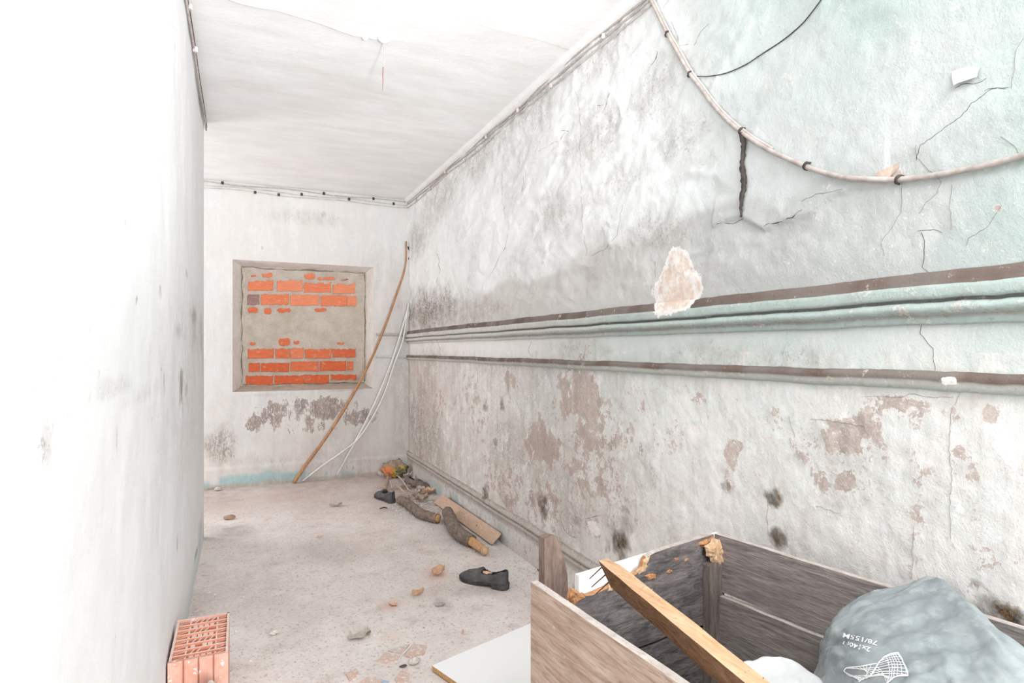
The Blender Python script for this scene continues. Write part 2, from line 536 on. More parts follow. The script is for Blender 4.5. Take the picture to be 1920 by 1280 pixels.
RB_F = [(1050, 690, 1130, 800, 1.0), (985, 790, 1050, 880, .85), (940, 690, 975, 730, .7), (1070, 780, 1125, 860, .7), (1085, 640, 1112, 690, .6),
        (900, 850, 1000, 980, .55), (980, 880, 1060, 1000, .6), (1050, 830, 1180, 960, .55), (1100, 760, 1200, 870, .5), (1030, 720, 1160, 830, .45),
        (1530, 775, 1650, 850, .9), (1510, 860, 1560, 930, .62), (1560, 880, 1610, 930, .85), (1640, 740, 1720, 772, .9), (1355, 820, 1395, 880, .8),
        (1355, 870, 1385, 930, .5), (1600, 745, 1790, 790, .5), (1840, 755, 1880, 795, .85), (1700, 930, 1740, 980, .5), (1780, 830, 1812, 860, .7),
        (1430, 760, 1490, 830, .45), (1290, 735, 1330, 765, .5), (1660, 320, 1690, 342, .9), (1862, 380, 1882, 398, .7), (1460, 800, 1560, 900, .4),
        (860, 700, 930, 830, .45), (800, 700, 860, 800, .45), (1210, 760, 1330, 860, .35), (1880, 800, 1920, 830, .5), (1010, 930, 1060, 1010, .6),
        (1095, 965, 1130, 1010, .75)]
RB_W = [(1228, 505, 1322, 590, 1.0), (1236, 480, 1306, 570, 1.0), (1250, 462, 1298, 530, .9), (1285, 790, 1318, 840, .55), (1100, 975, 1128, 1005, .6), (1775, 705, 1806, 722, .7),
        (1900, 525, 1914, 545, .6), (830, 760, 850, 830, .45)]
RB_M = [(1140, 985, 1178, 1050, .95), (1435, 915, 1468, 955, 1.0), (1438, 990, 1478, 1030, .9), (1830, 1125, 1930, 1185, .95), (1010, 925, 1030, 970, .8),
        (1160, 940, 1190, 1010, .55), (1350, 900, 1372, 925, .6), (938, 745, 946, 775, .7), (905, 750, 915, 775, .7), (925, 820, 935, 840, .6),
        (1075, 960, 1090, 985, .6), (1810, 1085, 1850, 1100, .6), (1470, 1000, 1530, 1040, .35), (905, 910, 916, 940, .8), (1265, 655, 1285, 668, .4)]
RB_G = [(760, 545, 850, 615, 1.0), (765, 420, 800, 480, .6), (760, 690, 850, 900, .75), (850, 560, 960, 610, .5), (880, 780, 1200, 1020, .65),
        (940, 800, 1060, 940, .6), (1090, 800, 1210, 1000, .55), (800, 330, 860, 400, .5), (860, 240, 960, 320, .55), (960, 150, 1060, 240, .5),
        (1060, 200, 1180, 300, .45), (1180, 90, 1300, 230, .45), (1000, 360, 1090, 440, .4), (1180, 400, 1280, 470, .45), (1230, 220, 1330, 300, .4),
        (1130, 300, 1220, 360, .35), (780, 380, 840, 430, .4), (1480, 790, 1700, 950, .4), (1700, 840, 1860, 1000, .3), (1240, 640, 1420, 690, .35),
        (1420, 650, 1560, 690, .35), (1040, 640, 1130, 675, .5), (1080, 50, 1190, 140, .4)]


def right_paint(y, z):
    n = len(y)
    near = sstep(3.4, 0.9, y)
    n1 = fbm(y, z, 1.5, 4, 21); n2 = fbm(y, z, 4.5, 4, 22); n3 = fbm(y, z, 11, 4, 23)
    white = C3(230, 232, 231); teal = C3(182, 200, 196); grey = C3(180, 182, 180); warm = C3(226, 218, 211); beige = C3(204, 190, 180)
    up = sstep(1.30, 1.36, z)
    t_up = np.clip(sstep(2.1, 0.8, y) * sstep(0.30, 0.62, n1 + 0.25 * (n2 - .5)) * 1.15, 0, 1)
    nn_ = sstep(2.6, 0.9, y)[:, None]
    c = (C3(195, 200, 199)[None] * nn_ + C3(244, 245, 244)[None] * (1 - nn_)) * (1 - t_up[:, None]) + teal[None] * t_up[:, None]  # paint made darker near the camera to offset the stronger light there
    # grey band over the upper rail, ragged top edge
    edge = np.interp(y, [0.7, 1.05, 1.35, 1.9, 2.6, 3.6, 6.1], [1.82, 1.80, 1.79, 1.76, 1.73, 1.68, 1.62]) + (fbm(y, z, 3.2, 4, 24) - .5) * 0.22
    g = sstep(0.05, -0.03, z - edge) * up * np.interp(y, [0.5, 0.95, 1.3, 6], [.35, .6, .95, .75])
    gc = grey[None] * near[:, None] + C3(212, 206, 201)[None] * (1 - near[:, None])
    c = c * (1 - 0.85 * g[:, None]) + gc * 0.85 * g[:, None]
    # between the rails
    midz = (1 - up) * sstep(1.18, 1.22, z)
    tm = np.clip(sstep(3.6, 1.4, y) * (0.35 + 0.9 * n1 + 0.3 * (n3 - .5)), 0, 1)
    cm = C3(245, 242, 239)[None] * (1 - tm[:, None]) + C3(190, 205, 201)[None] * tm[:, None]
    c = c * (1 - midz[:, None]) + cm * midz[:, None]
    # below the rails
    low = (1 - up) * (1 - sstep(1.18, 1.22, z))
    tl = np.clip(sstep(0.52, 1.15, z + 0.4 * (n2 - .5)) * sstep(4.5, 1.6, y) * (0.4 + 0.9 * (n1 - .2)), 0, 1)
    pale = C3(248, 245, 242)
    lw = sstep(0.42, 0.72, n2 + 0.15 * (n3 - .5)) * np.interp(y, [0.6, 1.6, 2.4, 4, 6], [.35, .55, .9, 1, 1])
    cl = pale[None] * (1 - lw[:, None]) + C3(235, 227, 221)[None] * lw[:, None]
    cl = cl * (1 - tl[:, None] * .8) + C3(218, 229, 227)[None] * tl[:, None] * .8
    fb = sstep(4.2, 5.6, y + (n3 - .5)) * 0.6
    cl = cl * (1 - fb[:, None] * .8) + .8 * beige[None] * fb[:, None]
    # remains of blue skirting paint
    bl = sstep(0.14, 0.05, z + 0.08 * (n3 - .5)) * sstep(0.42, 0.58, n2) * sstep(3.3, 3.7, y) * 0.75
    cl = cl * (1 - bl[:, None]) + C3(178, 205, 208)[None] * bl[:, None]
    c = c * (1 - low[:, None]) + cl * low[:, None]
    m = np.zeros((n, 4))
    for ch, lst in ((0, RB_F), (1, RB_W), (2, RB_M), (3, RB_G)):
        for i, (u0, v0, u1, v1, s) in enumerate(lst):
            um, vm = (u0 + u1) / 2, (v0 + v1) / 2
            p0 = on_right(u0, vm); p1 = on_right(u1, vm); q0 = on_right(um, v0); q1 = on_right(um, v1)
            k = blob(y, z, p0.y, q0.z, p1.y, q1.z, warp=(.6, .25, .8, .6)[ch], soft=(.6, .35, .8, .7)[ch], seed=i + ch * 40)
            m[:, ch] = np.maximum(m[:, ch], k * s)
    m[:, 0] = np.maximum(m[:, 0], low * 0.30 * sstep(0.35, 0.65, n2) * np.interp(z, [0.2, 1.0, 1.18], [1, 1, .2]))
    m[:, 3] = np.maximum(m[:, 3], low * (0.12 + 0.28 * sstep(1.6, 3.0, y)))
    m[:, 3] = np.maximum(m[:, 3], up * 0.22 * far_up(y, z))
    return c, m


def far_up(y, z):
    return sstep(0.8, 2.2, y) * sstep(0.45, 0.7, fbm(y, z * 1.0 + y * 0.5, 3.5, 4, 31))


def paint_attrs(o, col, msk):
    set_attr(o, 'tint', np.concatenate([col, np.ones((len(col), 1))], 1))
    set_attr(o, 'wear', msk)


ys = np.concatenate([np.arange(-1.6, 0.45, 0.15), np.arange(0.45, 2.4, 0.0075), np.arange(2.4, 6.06, 0.014), [6.10]])
zs = np.concatenate([np.arange(-0.02, 2.82, 0.009), [2.84]])
Yg, Zg = np.meshgrid(ys, zs); yf = Yg.ravel(); zf = Zg.ravel()
xf = XR - right_relief(yf, zf)
wall_right = build('wall_right', np.stack([xf, yf, zf], 1).tolist(), grid_faces(len(ys), len(zs)), M['wall_r'], smooth=True)
tag(wall_right, 'long right wall of stained flaking pale green plaster', kind='structure')
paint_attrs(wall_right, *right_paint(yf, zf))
wall_right.data.materials.append(M['wall_ru'])
nz, ny = len(zs), len(ys)
mi = np.zeros((nz - 1, ny - 1), int); mi[zs[:-1] > 1.25, :] = 1
wall_right.data.polygons.foreach_set('material_index', mi.ravel().tolist())


def on_wall(u, v, lift=0.0):
    p = on_right(u, v)
    h = float(right_relief(np.array([p.y]), np.array([p.z]))[0])
    return Vector((XR - h - lift, p.y, p.z))


# ------------------------------------------------------------------ left wall (with the corner into the recess), back wall, ceiling, floor
def left_path():
    pts = [(XL, y) for y in np.concatenate([np.arange(-1.6, 0.6, 0.2), np.arange(0.6, YC - 0.05, 0.018)])]
    r = 0.05
    for k in range(0, 9):
        a = k / 8 * math.pi / 2
        pts.append((XL - r + r * math.cos(a), YC - r + r * math.sin(a)))
    pts += [(XL - 0.15, YC), (XL - 0.6, YC), (XL - 1.2, YC), (XREC, YC)]
    return pts


lp = left_path(); lz = np.concatenate([np.arange(-0.02, 2.82, 0.018), [2.84]])
lv = []; la = []
for z in lz:
    for (x, y) in lp:
        lv.append((x, y, z)); la.append(y)
A = np.array(lv); ya, za = A[:, 1], A[:, 2]
bulge = (fbm(ya, za, 1.3, 3, 41) - .5) * 0.022 + (fbm(ya, za, 9, 4, 42) - .5) * 0.005
# the foot of the wall swells out a little
A[:, 0] += np.where(ya < YC - 0.001, bulge, 0) * sstep(YC, YC - .3, ya)
wall_left = build('wall_left', A.tolist(), grid_faces(len(lp), len(lz)), M['wall_l'], smooth=True)
tag(wall_left, 'smooth white left wall with scuffs, ending at a rounded corner', kind='structure')
n = len(A)
lc = np.repeat(C3(234, 234, 234)[None], n, 0)
k = (sstep(0.45, 0.7, fbm(ya, za, 2.2, 4, 43)) * 0.55)[:, None]
lc = lc * (1 - k) + C3(228, 229, 229)[None] * k
foot = (sstep(0.16, 0.02, za + 0.1 * (fbm(ya, za, 7, 3, 44) - .5)) * sstep(2.4, 3.4, ya) * 0.75)[:, None]
lc = lc * (1 - foot) + C3(196, 208, 208)[None] * foot
lm = np.zeros((n, 4))
SC = [(250, 555, 257, 575, .9), (298, 530, 304, 560, .7), (346, 500, 351, 525, .6), (334, 680, 342, 770, .8), (305, 690, 309, 745, .7), (300, 685, 303, 700, .6),
      (215, 790, 219, 845, .6), (206, 835, 210, 870, .5), (269, 818, 275, 826, .9), (280, 783, 284, 792, .8), (172, 1055, 176, 1066, .9), (8, 890, 16, 900, .7),
      (227, 400, 232, 430, .7), (327, 80, 329, 96, .6), (230, 500, 234, 520, .5), (355, 575, 370, 610, .7), (320, 600, 350, 640, .5), (365, 1030, 372, 1050, .8),
      (330, 1000, 336, 1040, .5), (294, 743, 297, 750, .7), (216, 1190, 219, 1215, .6), (60, 815, 84, 870, .35), (360, 590, 368, 660, .5), (345, 700, 352, 760, .5),
      (290, 840, 296, 850, .5), (375, 560, 381, 700, .5), (372, 960, 380, 1020, .6)]
for i, (u0, v0, u1, v1, s) in enumerate(SC):
    um, vm = (u0 + u1) / 2, (v0 + v1) / 2
    p0, p1, q0, q1 = on_left(u0, vm), on_left(u1, vm), on_left(um, v0), on_left(um, v1)
    lm[:, 2] = np.maximum(lm[:, 2], blob(ya, za, p0.y, q0.z, p1.y, q1.z, 0.7, 0.7, 60 + i) * s * .85)
for i, (u0, v0, u1, v1, s) in enumerate([(60, 800, 90, 880, .5), (0, 690, 90, 740, .25), (170, 710, 240, 745, .35), (240, 725, 300, 745, .3), (300, 640, 383, 900, .22), (340, 560, 383, 700, .3), (80, 770, 130, 800, .2)]):
    um, vm = (u0 + u1) / 2, (v0 + v1) / 2
    p0, p1, q0, q1 = on_left(u0, vm), on_left(u1, vm), on_left(um, v0), on_left(um, v1)
    lm[:, 3] = np.maximum(lm[:, 3], blob(ya, za, p0.y, q0.z, p1.y, q1.z, 0.5, 0.8, 90 + i) * s)
paint_attrs(wall_left, lc, lm)

# back wall with the window opening
W0, W1 = on_back(436, 487), on_back(700, 500)
W2, W3 = on_back(700, 727), on_back(436, 736)
wx0, wx1 = W0.x, W1.x; wz0, wz1 = (W2.z + W3.z) / 2, (W0.z + W1.z) / 2
bx = np.unique(np.concatenate([np.linspace(XREC, -0.45, 6), np.arange(-0.45, wx0, 0.014), [wx0], np.arange(wx0 + .012, wx1 - .006, 0.014), [wx1], np.arange(wx1 + .01, XR + .03, 0.012)]))
bz = np.unique(np.concatenate([np.arange(-0.02, wz0 - .006, 0.012), [wz0], np.arange(wz0 + .02, wz1 - .006, 0.03), [wz1], np.arange(wz1 + .012, 2.84, 0.014)]))
Xg, Zb = np.meshgrid(bx, bz); xb = Xg.ravel(); zb = Zb.ravel()
skip = np.zeros((len(bz) - 1, len(bx) - 1), bool)
cx = (bx[:-1] + bx[1:]) / 2; cz = (bz[:-1] + bz[1:]) / 2
skip[np.ix_((cz > wz0) & (cz < wz1), (cx > wx0) & (cx < wx1))] = True
dist = np.maximum(np.maximum(wx0 - xb, xb - wx1), np.maximum(wz0 - zb, zb - wz1))
yb = YB - ((fbm(xb, zb, 3, 4, 51) - .5) * 0.02 + (fbm(xb, zb, 22, 3, 52) - .5) * 0.004) * sstep(0.0, 0.1, np.abs(dist))
yb = yb - 0.012 * sstep(0.20, 0.17, zb + 0.02 * (fbm(xb, zb, 6, 2, 53) - .5))
wall_back = build('wall_back', np.stack([xb, yb, zb], 1).tolist(), [tuple(reversed(f)) for f in grid_faces(len(bx), len(bz), skip)], M['wall_b'], smooth=True)
tag(wall_back, 'far end wall of dirty white plaster around the bricked-up window', kind='structure')
n = len(xb)
n1 = fbm(xb, zb, 2.4, 4, 54); n2 = fbm(xb, zb, 8, 4, 55)
bc = np.repeat(C3(216, 212, 209)[None], n, 0)
k = sstep(0.5, 0.72, n1)[:, None] * .6
bc = bc * (1 - k) + C3(212, 216, 217)[None] * k
k = (sstep(0.75, 0.25, zb + 0.5 * (n1 - .5)) * 0.55)[:, None]
bc = bc * (1 - k) + C3(224, 216, 210)[None] * k
k = (sstep(0.15, 0.09, zb + 0.10 * (n2 - .5)) * sstep(0.36, 0.52, n1 + .35 * (n2 - .5)) * 0.95)[:, None]
bc = bc * (1 - k) + C3(168, 198, 200)[None] * k
k = (sstep(0.045, 0.02, zb + 0.04 * (n2 - .5)) * 0.8)[:, None]
bc = bc * (1 - k) + C3(190, 176, 166)[None] * k
bm = np.zeros((n, 4))
for ch, lst in ((0, [(462, 768, 492, 812, .62), (490, 748, 540, 800, .70), (540, 744, 580, 775, .66), (575, 742, 640, 790, .85), (600, 740, 625, 775, .9), (640, 765, 700, 798, .72),
                     (480, 785, 660, 815, .42), (455, 745, 700, 805, .48), (645, 868, 668, 884, .6), (730, 850, 745, 865, .5), (430, 850, 450, 860, .4)]),
                (2, [(600, 395, 612, 410, .5), (490, 460, 495, 470, .5), (575, 725, 700, 735, .4), (440, 735, 560, 745, .35), (385, 912, 420, 922, .6), (620, 905, 640, 915, .3)]),
                (3, [(385, 800, 440, 870, .7), (455, 700, 760, 860, .15), (385, 845, 760, 885, .25), (500, 395, 640, 420, .25), (560, 800, 700, 880, .15), (385, 880, 760, 920, .3),
                     (640, 470, 765, 560, .15), (735, 560, 765, 900, .3)])):
    for i, (u0, v0, u1, v1, s) in enumerate(lst):
        um, vm = (u0 + u1) / 2, (v0 + v1) / 2
        p0, p1, q0, q1 = on_back(u0, vm), on_back(u1, vm), on_back(um, v0), on_back(um, v1)
        bm[:, ch] = np.maximum(bm[:, ch], blob(xb, zb, p0.x, q0.z, p1.x, q1.z, 0.4, 0.5, 120 + i + ch * 20) * s)
paint_attrs(wall_back, bc, bm)

# ceiling and floor
cxs = np.linspace(XREC - .05, XR + .03, 60); cys = np.linspace(-1.6, YB + .05, 120)
CX, CY = np.meshgrid(cxs, cys); cxf, cyf = CX.ravel(), CY.ravel()
czf = ZC + (fbm(cxf, cyf, 1.5, 3, 61) - .5) * 0.012
ceiling = build('ceiling', np.stack([cxf, cyf, czf], 1).tolist(), [tuple(reversed(f)) for f in grid_faces(60, 120)], M['ceil'], smooth=True)
tag(ceiling, 'plain whitewashed ceiling', kind='structure')
fxs = np.concatenate([np.arange(XREC - .05, -0.3, 0.2), np.arange(-0.3, XR + .03, 0.016)]); fys = np.concatenate([np.arange(-1.6, 1.6, 0.1), np.arange(1.6, YB + .03, 0.02)])
FX, FY = np.meshgrid(fxs, fys); fx, fy = FX.ravel(), FY.ravel()
fz = (fbm(fx, fy, 1.4, 3, 62) - .5) * 0.006 - 0.003
floor = build('floor', np.stack([fx, fy, fz], 1).tolist(), grid_faces(len(fxs), len(fys)), M['floor'], smooth=True)
tag(floor, 'dusty grey concrete floor strewn with grit', kind='structure')
n1 = fbm(fx, fy, 2.5, 4, 63)
fm = np.zeros((len(fx), 4))
fm[:, 0] = np.maximum(sstep(4.6, 5.9, fy + 1.2 * (n1 - .5)) * 0.75, 0.25 * sstep(.5, .7, n1))
fm[:, 2] = sstep(1.25, 1.5, fx + 0.5 * (n1 - .5)) * sstep(2.4, 3.2, fy) * sstep(5.5, 4.6, fy) * .8
fm[:, 3] = 0
for i, (u0, v0, u1, v1, ch, s) in enumerate([(795, 1062, 840, 1090, 1, .8), (715, 1125, 755, 1142, 1, .9), (700, 1185, 760, 1200, 1, .45), (770, 1105, 800, 1122, 1, .25), (720, 1220, 750, 1240, 1, .4),
                                             (690, 900, 830, 960, 0, .9), (740, 950, 830, 975, 2, .7), (930, 1020, 1060, 1080, 2, .9), (815, 1120, 845, 1145, 3, .5), (560, 1000, 660, 1060, 3, .25),
                                             (385, 985, 470, 1010, 3, .5), (640, 1190, 780, 1275, 2, .35), (780, 930, 940, 1040, 3, .35), (860, 1090, 970, 1112, 3, .4), (480, 1160, 540, 1200, 2, .3),
                                             (395, 925, 620, 945, 1, .25)]):
    um, vm = (u0 + u1) / 2, (v0 + v1) / 2
    P = [on_floor(u0, vm), on_floor(u1, vm), on_floor(um, v0), on_floor(um, v1)]
    fm[:, ch] = np.maximum(fm[:, ch], blob(fx, fy, min(p.x for p in P), min(p.y for p in P), max(p.x for p in P), max(p.y for p in P), 0.5, 0.6, 160 + i) * s)
set_attr(floor, 'wear', fm)



# ------------------------------------------------------------------ mouldings on the right wall
def moulding(name, prof, y0, y1, step, label, mats):
    """prof: list of (projection, z, colour or None, flake)"""
    yy = np.arange(y0, y1 + step / 2, step)
    nv, nu = len(prof), len(yy)
    Y = np.tile(yy, nv)
    Pj = np.repeat([p[0] for p in prof], nu); Z = np.repeat([p[1] for p in prof], nu)
    wob = (fbm(Y, Z * 0 + 3, 3.0, 3, 71) - .5) * 0.010
    near = sstep(1.15, 0.75, Y)
    Z2 = Z + wob + (fbm(Y, Z, 20, 3, 72) - .5) * 0.004 * (1 + near)
    P2 = Pj + (fbm(Y, Z, 14, 3, 73) - .5) * 0.006
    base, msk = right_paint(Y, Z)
    for k, p in enumerate(prof):
        if p[2] is not None:
            sl = slice(k * nu, (k + 1) * nu)
            q = (0.86 + 0.14 * sstep(0.3, 0.7, fbm(yy, Z[sl], 9, 3, 74)))[:, None]
            pc = np.repeat(C3(*p[2])[None], nu, 0)
            if p[2] == TE:
                ff = (sstep(1.6, 3.4, yy + (fbm(yy, yy * 0, 2, 3, 75) - .5)) * .85)[:, None]
                pc = pc * (1 - ff) + C3(226, 221, 216)[None] * ff
            base[sl] = base[sl] * (1 - q) + pc * q
        msk[k * nu:(k + 1) * nu, 0] = p[3]
        msk[k * nu:(k + 1) * nu, 3] = np.maximum(msk[k * nu:(k + 1) * nu, 3], p[4] if len(p) > 4 else 0.25)
    o = build(name, np.stack([XR - P2, Y, Z2], 1).tolist(), grid_faces(nu, nv), M['trim'], smooth=True)
    paint_attrs(o, base, msk)
    # fresh plaster smears on it
    tag(o, label, kind='structure')
    return o


BR = (112, 97, 90)
TE = (182, 199, 194)
moulding('trim_1', [(-.03, 1.462, BR, .05), (.004, 1.458, BR, .05), (.012, 1.450, BR, .05), (.016, 1.436, BR, .05), (.019, 1.424, BR, .05), (.036, 1.422, TE, .1), (.038, 1.412, TE, .1), (.038, 1.398, TE, .1), (.036, 1.390, TE, .1),
                    (.016, 1.388, (150, 156, 152), .1, .6), (.016, 1.382, (150, 156, 152), .1, .6), (.030, 1.379, TE, .1), (.041, 1.371, TE, .1), (.042, 1.363, TE, .1), (.036, 1.355, TE, .05, .4), (.018, 1.349, (176, 184, 178), .1, .5), (.014, 1.345, (178, 186, 180), .1, .5),  # groove rows tinted darker, shade put into the colour
                    (.014, 1.340, TE, .1), (.015, 1.333, TE, .1), (.010, 1.327, TE, .1), (-.03, 1.322, TE, .1)],
         -1.6, YB - 0.005, 0.012, 'upper moulded rail along the right wall with brown top stripe', None)
moulding('trim_2', [(-.03, 1.214, BR, .05), (.020, 1.208, BR, .05), (.028, 1.203, BR, .05), (.030, 1.196, BR, .05), (.029, 1.189, BR, .1), (.027, 1.183, (190, 188, 182), .25), (.024, 1.176, (206, 210, 204), .2), (.018, 1.168, (196, 204, 198), .15), (.010, 1.163, TE, .1), (-.03, 1.158, TE, .1)],
         -1.6, YB - 0.005, 0.012, 'lower rail along the right wall, dusty brown on top', None)
SK = (216, 208, 202)
moulding('baseboard_right', [(-.03, .228, (196, 186, 178), .3, .7), (.010, .226, (190, 180, 172), .3, .8), (.020, .219, (206, 198, 192), .2, .6), (.025, .207, SK, .2, .5), (.024, .196, SK, .2, .6), (.016, .188, (186, 174, 166), .2, .9), (.012, .183, (184, 172, 164), .2, .9), (.018, .176, SK, .2, .5), (.019, .166, SK, .2, .5),
                             (.015, .158, (196, 186, 180), .3, .7), (.014, .12, None, .35, .45), (.015, .09, None, .35, .4), (.016, .06, None, .4, .4), (.017, .03, None, .4, .5), (.018, -.02, None, .4, .7)],
         -1.6, YB - 0.005, 0.016, 'stained skirting with rounded top moulding along the right wall', None)


def back_rail(name, z0, z1, dark, label):
    m = MB()
    xs = np.linspace(wx1 + 0.03, XR + .01, 16)
    vs = []
    for x in xs:
        d = random.uniform(-.002, .002)
        vs += [(x, YB + .01, z1 + .004 + d), (x, YB - .022, z1 + d), (x, YB - .022, (z0 + z1) / 2 + d), (x, YB - .014, z0 + d), (x, YB + .01, z0 - .004 + d)]
    m.add(vs, [(i * 5 + k, i * 5 + k + 1, i * 5 + k + 6, i * 5 + k + 5) for i in range(15) for k in range(4)])
    o = m.build(name, dark, smooth=True)
    tag(o, label, kind='structure')


M['rail_grey'] = simple('dusty_rail_end', (176, 164, 156), (206, 198, 192), 14)
M['rail_pale'] = simple('pale_rail_end', (212, 206, 200), (226, 222, 218), 14)
back_rail('trim_3', 1.405, 1.428, M['rail_grey'], 'short end of the upper rail on the far wall, right of the bricked window')
back_rail('trim_4', 1.180, 1.200, M['rail_pale'], 'short end of the lower rail on the far wall, right of the bricked window')

# ------------------------------------------------------------------ cracks and loose plaster on the right wall
CR = [([(1718, 300), (1726, 272), (1745, 258), (1772, 238), (1800, 218), (1822, 192), (1862, 165), (1890, 163)], .0032, 1),
      ([(1718, 272), (1720, 296), (1742, 318), (1764, 340), (1758, 362), (1735, 382), (1722, 400)], .0022, 0),
      ([(1728, 435), (1735, 460), (1730, 500), (1748, 518)], .0032, 1),
      ([(1738, 545), (1746, 572), (1728, 612), (1726, 624), (1750, 655), (1754, 694)], .0028, 1),
      ([(1740, 560), (1742, 540)], .0026, 1),
      ([(1343, 424), (1362, 418), (1380, 419), (1398, 410)], .0034, 1),
      ([(1430, 430), (1448, 420), (1470, 418), (1492, 408), (1512, 394)], .0030, 1),
      ([(1510, 378), (1535, 366), (1570, 360), (1586, 356)], .0030, 1),
      ([(1790, 165), (1802, 158), (1830, 155), (1848, 146)], .0040, 1),
      ([(1845, 170), (1862, 164), (1884, 166)], .0036, 1),
      ([(1690, 340), (1692, 380), (1690, 400), (1670, 430), (1652, 455), (1660, 480)], .0016, 0),
      ([(1785, 345), (1782, 390), (1784, 430)], .0014, 0),
      ([(1880, 385), (1862, 410), (1850, 428), (1816, 445), (1812, 460)], .0024, 0),
      ([(1720, 433), (1750, 430), (1766, 436)], .0030, 1),
      ([(1875, 255), (1905, 275), (1915, 300)], .0016, 0),
      ([(1895, 165), (1900, 130), (1905, 90), (1918, 72)], .0016, 0),
      ([(1430, 548), (1445, 547), (1415, 556)], .0022, 1),
      ([(1640, 556), (1660, 553), (1676, 568)], .0020, 1),
      ([(1615, 744), (1650, 742), (1690, 746), (1706, 738), (1745, 744), (1788, 745)], .0026, 0),
      ([(1785, 765), (1780, 830), (1784, 900), (1781, 950), (1784, 1010)], .0026, 0),
      ([(1714, 985), (1712, 1030), (1710, 1085)], .0020, 0),
      ([(1520, 785), (1540, 787), (1580, 791), (1620, 800), (1630, 815)], .0022, 0),
      ([(1530, 948), (1556, 956), (1576, 962)], .0022, 0),
      ([(1480, 780), (1484, 800), (1490, 820)], .0030, 0),
      ([(1170, 385), (1162, 440), (1140, 465), (1108, 480)], .0018, 0),
      ([(940, 320), (942, 380), (948, 410)], .0026, 0), ([(958, 430), (946, 470), (930, 500), (920, 525)], .0040, 0), ([(820, 460), (826, 505), (818, 530)], .0050, 0),
      ([(1080, 170), (1088, 200), (1090, 300), (1092, 370), (1098, 480)], .0014, 0),
      ([(1145, 175), (1140, 195), (1130, 212)], .0050, 1), ([(1122, 198), (1134, 196)], .0050, 1), ([(1235, 97), (1226, 112), (1220, 122)], .0050, 1),
      ([(1060, 248), (1052, 262), (1040, 268), (1010, 284)], .0024, 0), ([(1052, 245), (1066, 246)], .0055, 1),
      ([(981, 330), (982, 345), (978, 360)], .0060, 0), ([(1258, 40), (1272, 68), (1276, 86), (1290, 82)], .0030, 0), ([(1300, 85), (1312, 60), (1330, 45)], .0024, 0),
      ([(890, 660), (892, 690), (896, 714)], .0040, 0), ([(822, 642), (826, 670)], .0050, 0),
      ([(1100, 645), (1096, 670), (1082, 680)], .0050, 0), ([(996, 640), (990, 655), (998, 668)], .0050, 0),
      ([(1232, 520), (1230, 490)], .0010, 0), ([(1260, 590), (1240, 592), (1216, 598)], .0016, 1),
      ([(1300, 560), (1342, 566), (1380, 572)], .0014, 0), ([(1022, 932), (1020, 950), (1012, 968)], .0070, 1), ([(1056, 985), (1062, 1000), (1080, 1008)], .0060, 1),
      ([(1100, 972), (1112, 968), (1128, 966)], .0060, 1), ([(1440, 920), (1438, 960), (1440, 1000)], .0020, 0),
      ([(907, 912), (909, 922), (910, 930)], .016, 1), ([(909, 930), (912, 948), (915, 968)], .005, 1), ([(902, 948), (900, 962), (900, 984)], .007, 1),
      ([(1800, 700), (1806, 720), (1800, 740), (1790, 760)], .0022, 0)]


def crack_ribbon(pts, wd, parent, mat):
    P = []
    for i in range(len(pts) - 1):
        (a, b), (c, d) = pts[i], pts[i + 1]
        ns = max(2, int(math.hypot(c - a, d - b) / 7))
        for k in range(ns):
            t = k / ns
            j = 0 if (i == 0 and k == 0) else 1.6
            P.append((a + (c - a) * t + random.uniform(-j, j), b + (d - b) * t + random.uniform(-j, j)))
    P.append(pts[-1])
    vs = []; fs = []
    W = [on_wall(*p, 0.0) for p in P]
    m = len(W)
    for i, p in enumerate(W):
        d = (W[min(i + 1, m - 1)] - W[max(i - 1, 0)]); d.x = 0
        d.normalize(); s = Vector((0, -d.z, d.y))
        ww = wd * (0.25 + 0.75 * math.sin(math.pi * min(max((i + .4) / (m - .2), 0.04), .96))) * random.uniform(.55, 1.2)
        vs += [p + s * ww * .5 + Vector((.002, 0, 0)), p + Vector((-.0012, 0, 0)), p - s * ww * .5 + Vector((.002, 0, 0))]
    for i in range(m - 1):
        a = i * 3
        fs += [(a, a + 1, a + 4, a + 3), (a + 1, a + 2, a + 5, a + 4)]
    return build('crack', vs, fs, mat, parent)


for pts, wd, dk in CR:
    crack_ribbon(pts, wd, wall_right, M['crack'] if dk else M['crack_light'])


def plaster_flake(px, lift_lo, parent, mat, lift_hi=0.001):
    """loose piece of paint film: polygon on the wall whose lower edge stands off"""
    P = [on_wall(u, v) for u, v in px]
    z0, z1 = min(p.z for p in P), max(p.z for p in P)
    Q = [p + Vector((-(lift_hi + (lift_lo - lift_hi) * (z1 - p.z) / (z1 - z0)), 0, 0)) for p in P]
    MB().slab(Q, (0.0022, 0, 0)).build('plaster_flake', mat, parent)


plaster_flake([(1782, 134), (1800, 127), (1822, 124), (1838, 126), (1836, 146), (1818, 152), (1800, 158), (1794, 162), (1786, 148)], .016, wall_right, M['flake'])
plaster_flake([(1640, 342), (1652, 322), (1676, 310), (1688, 303), (1684, 318), (1672, 332), (1664, 344)], .008, wall_right, M['flake_raw'])

# ------------------------------------------------------------------ bricked-up window
win = empty('window_1', ((wx0 + wx1) / 2, YB, wz0))
tag(win, 'square window opening bricked up with orange bricks and grey mortar', kind='structure')
YI = YB + 0.17
I0, I1 = on_back(451, 498, YI), on_back(686, 510, YI)
ix0, ix1 = I0.x, I1.x
iz1 = (I0.z + I1.z) / 2
iz0 = (on_back(455, 724, YI).z + on_back(682, 719, YI).z) / 2


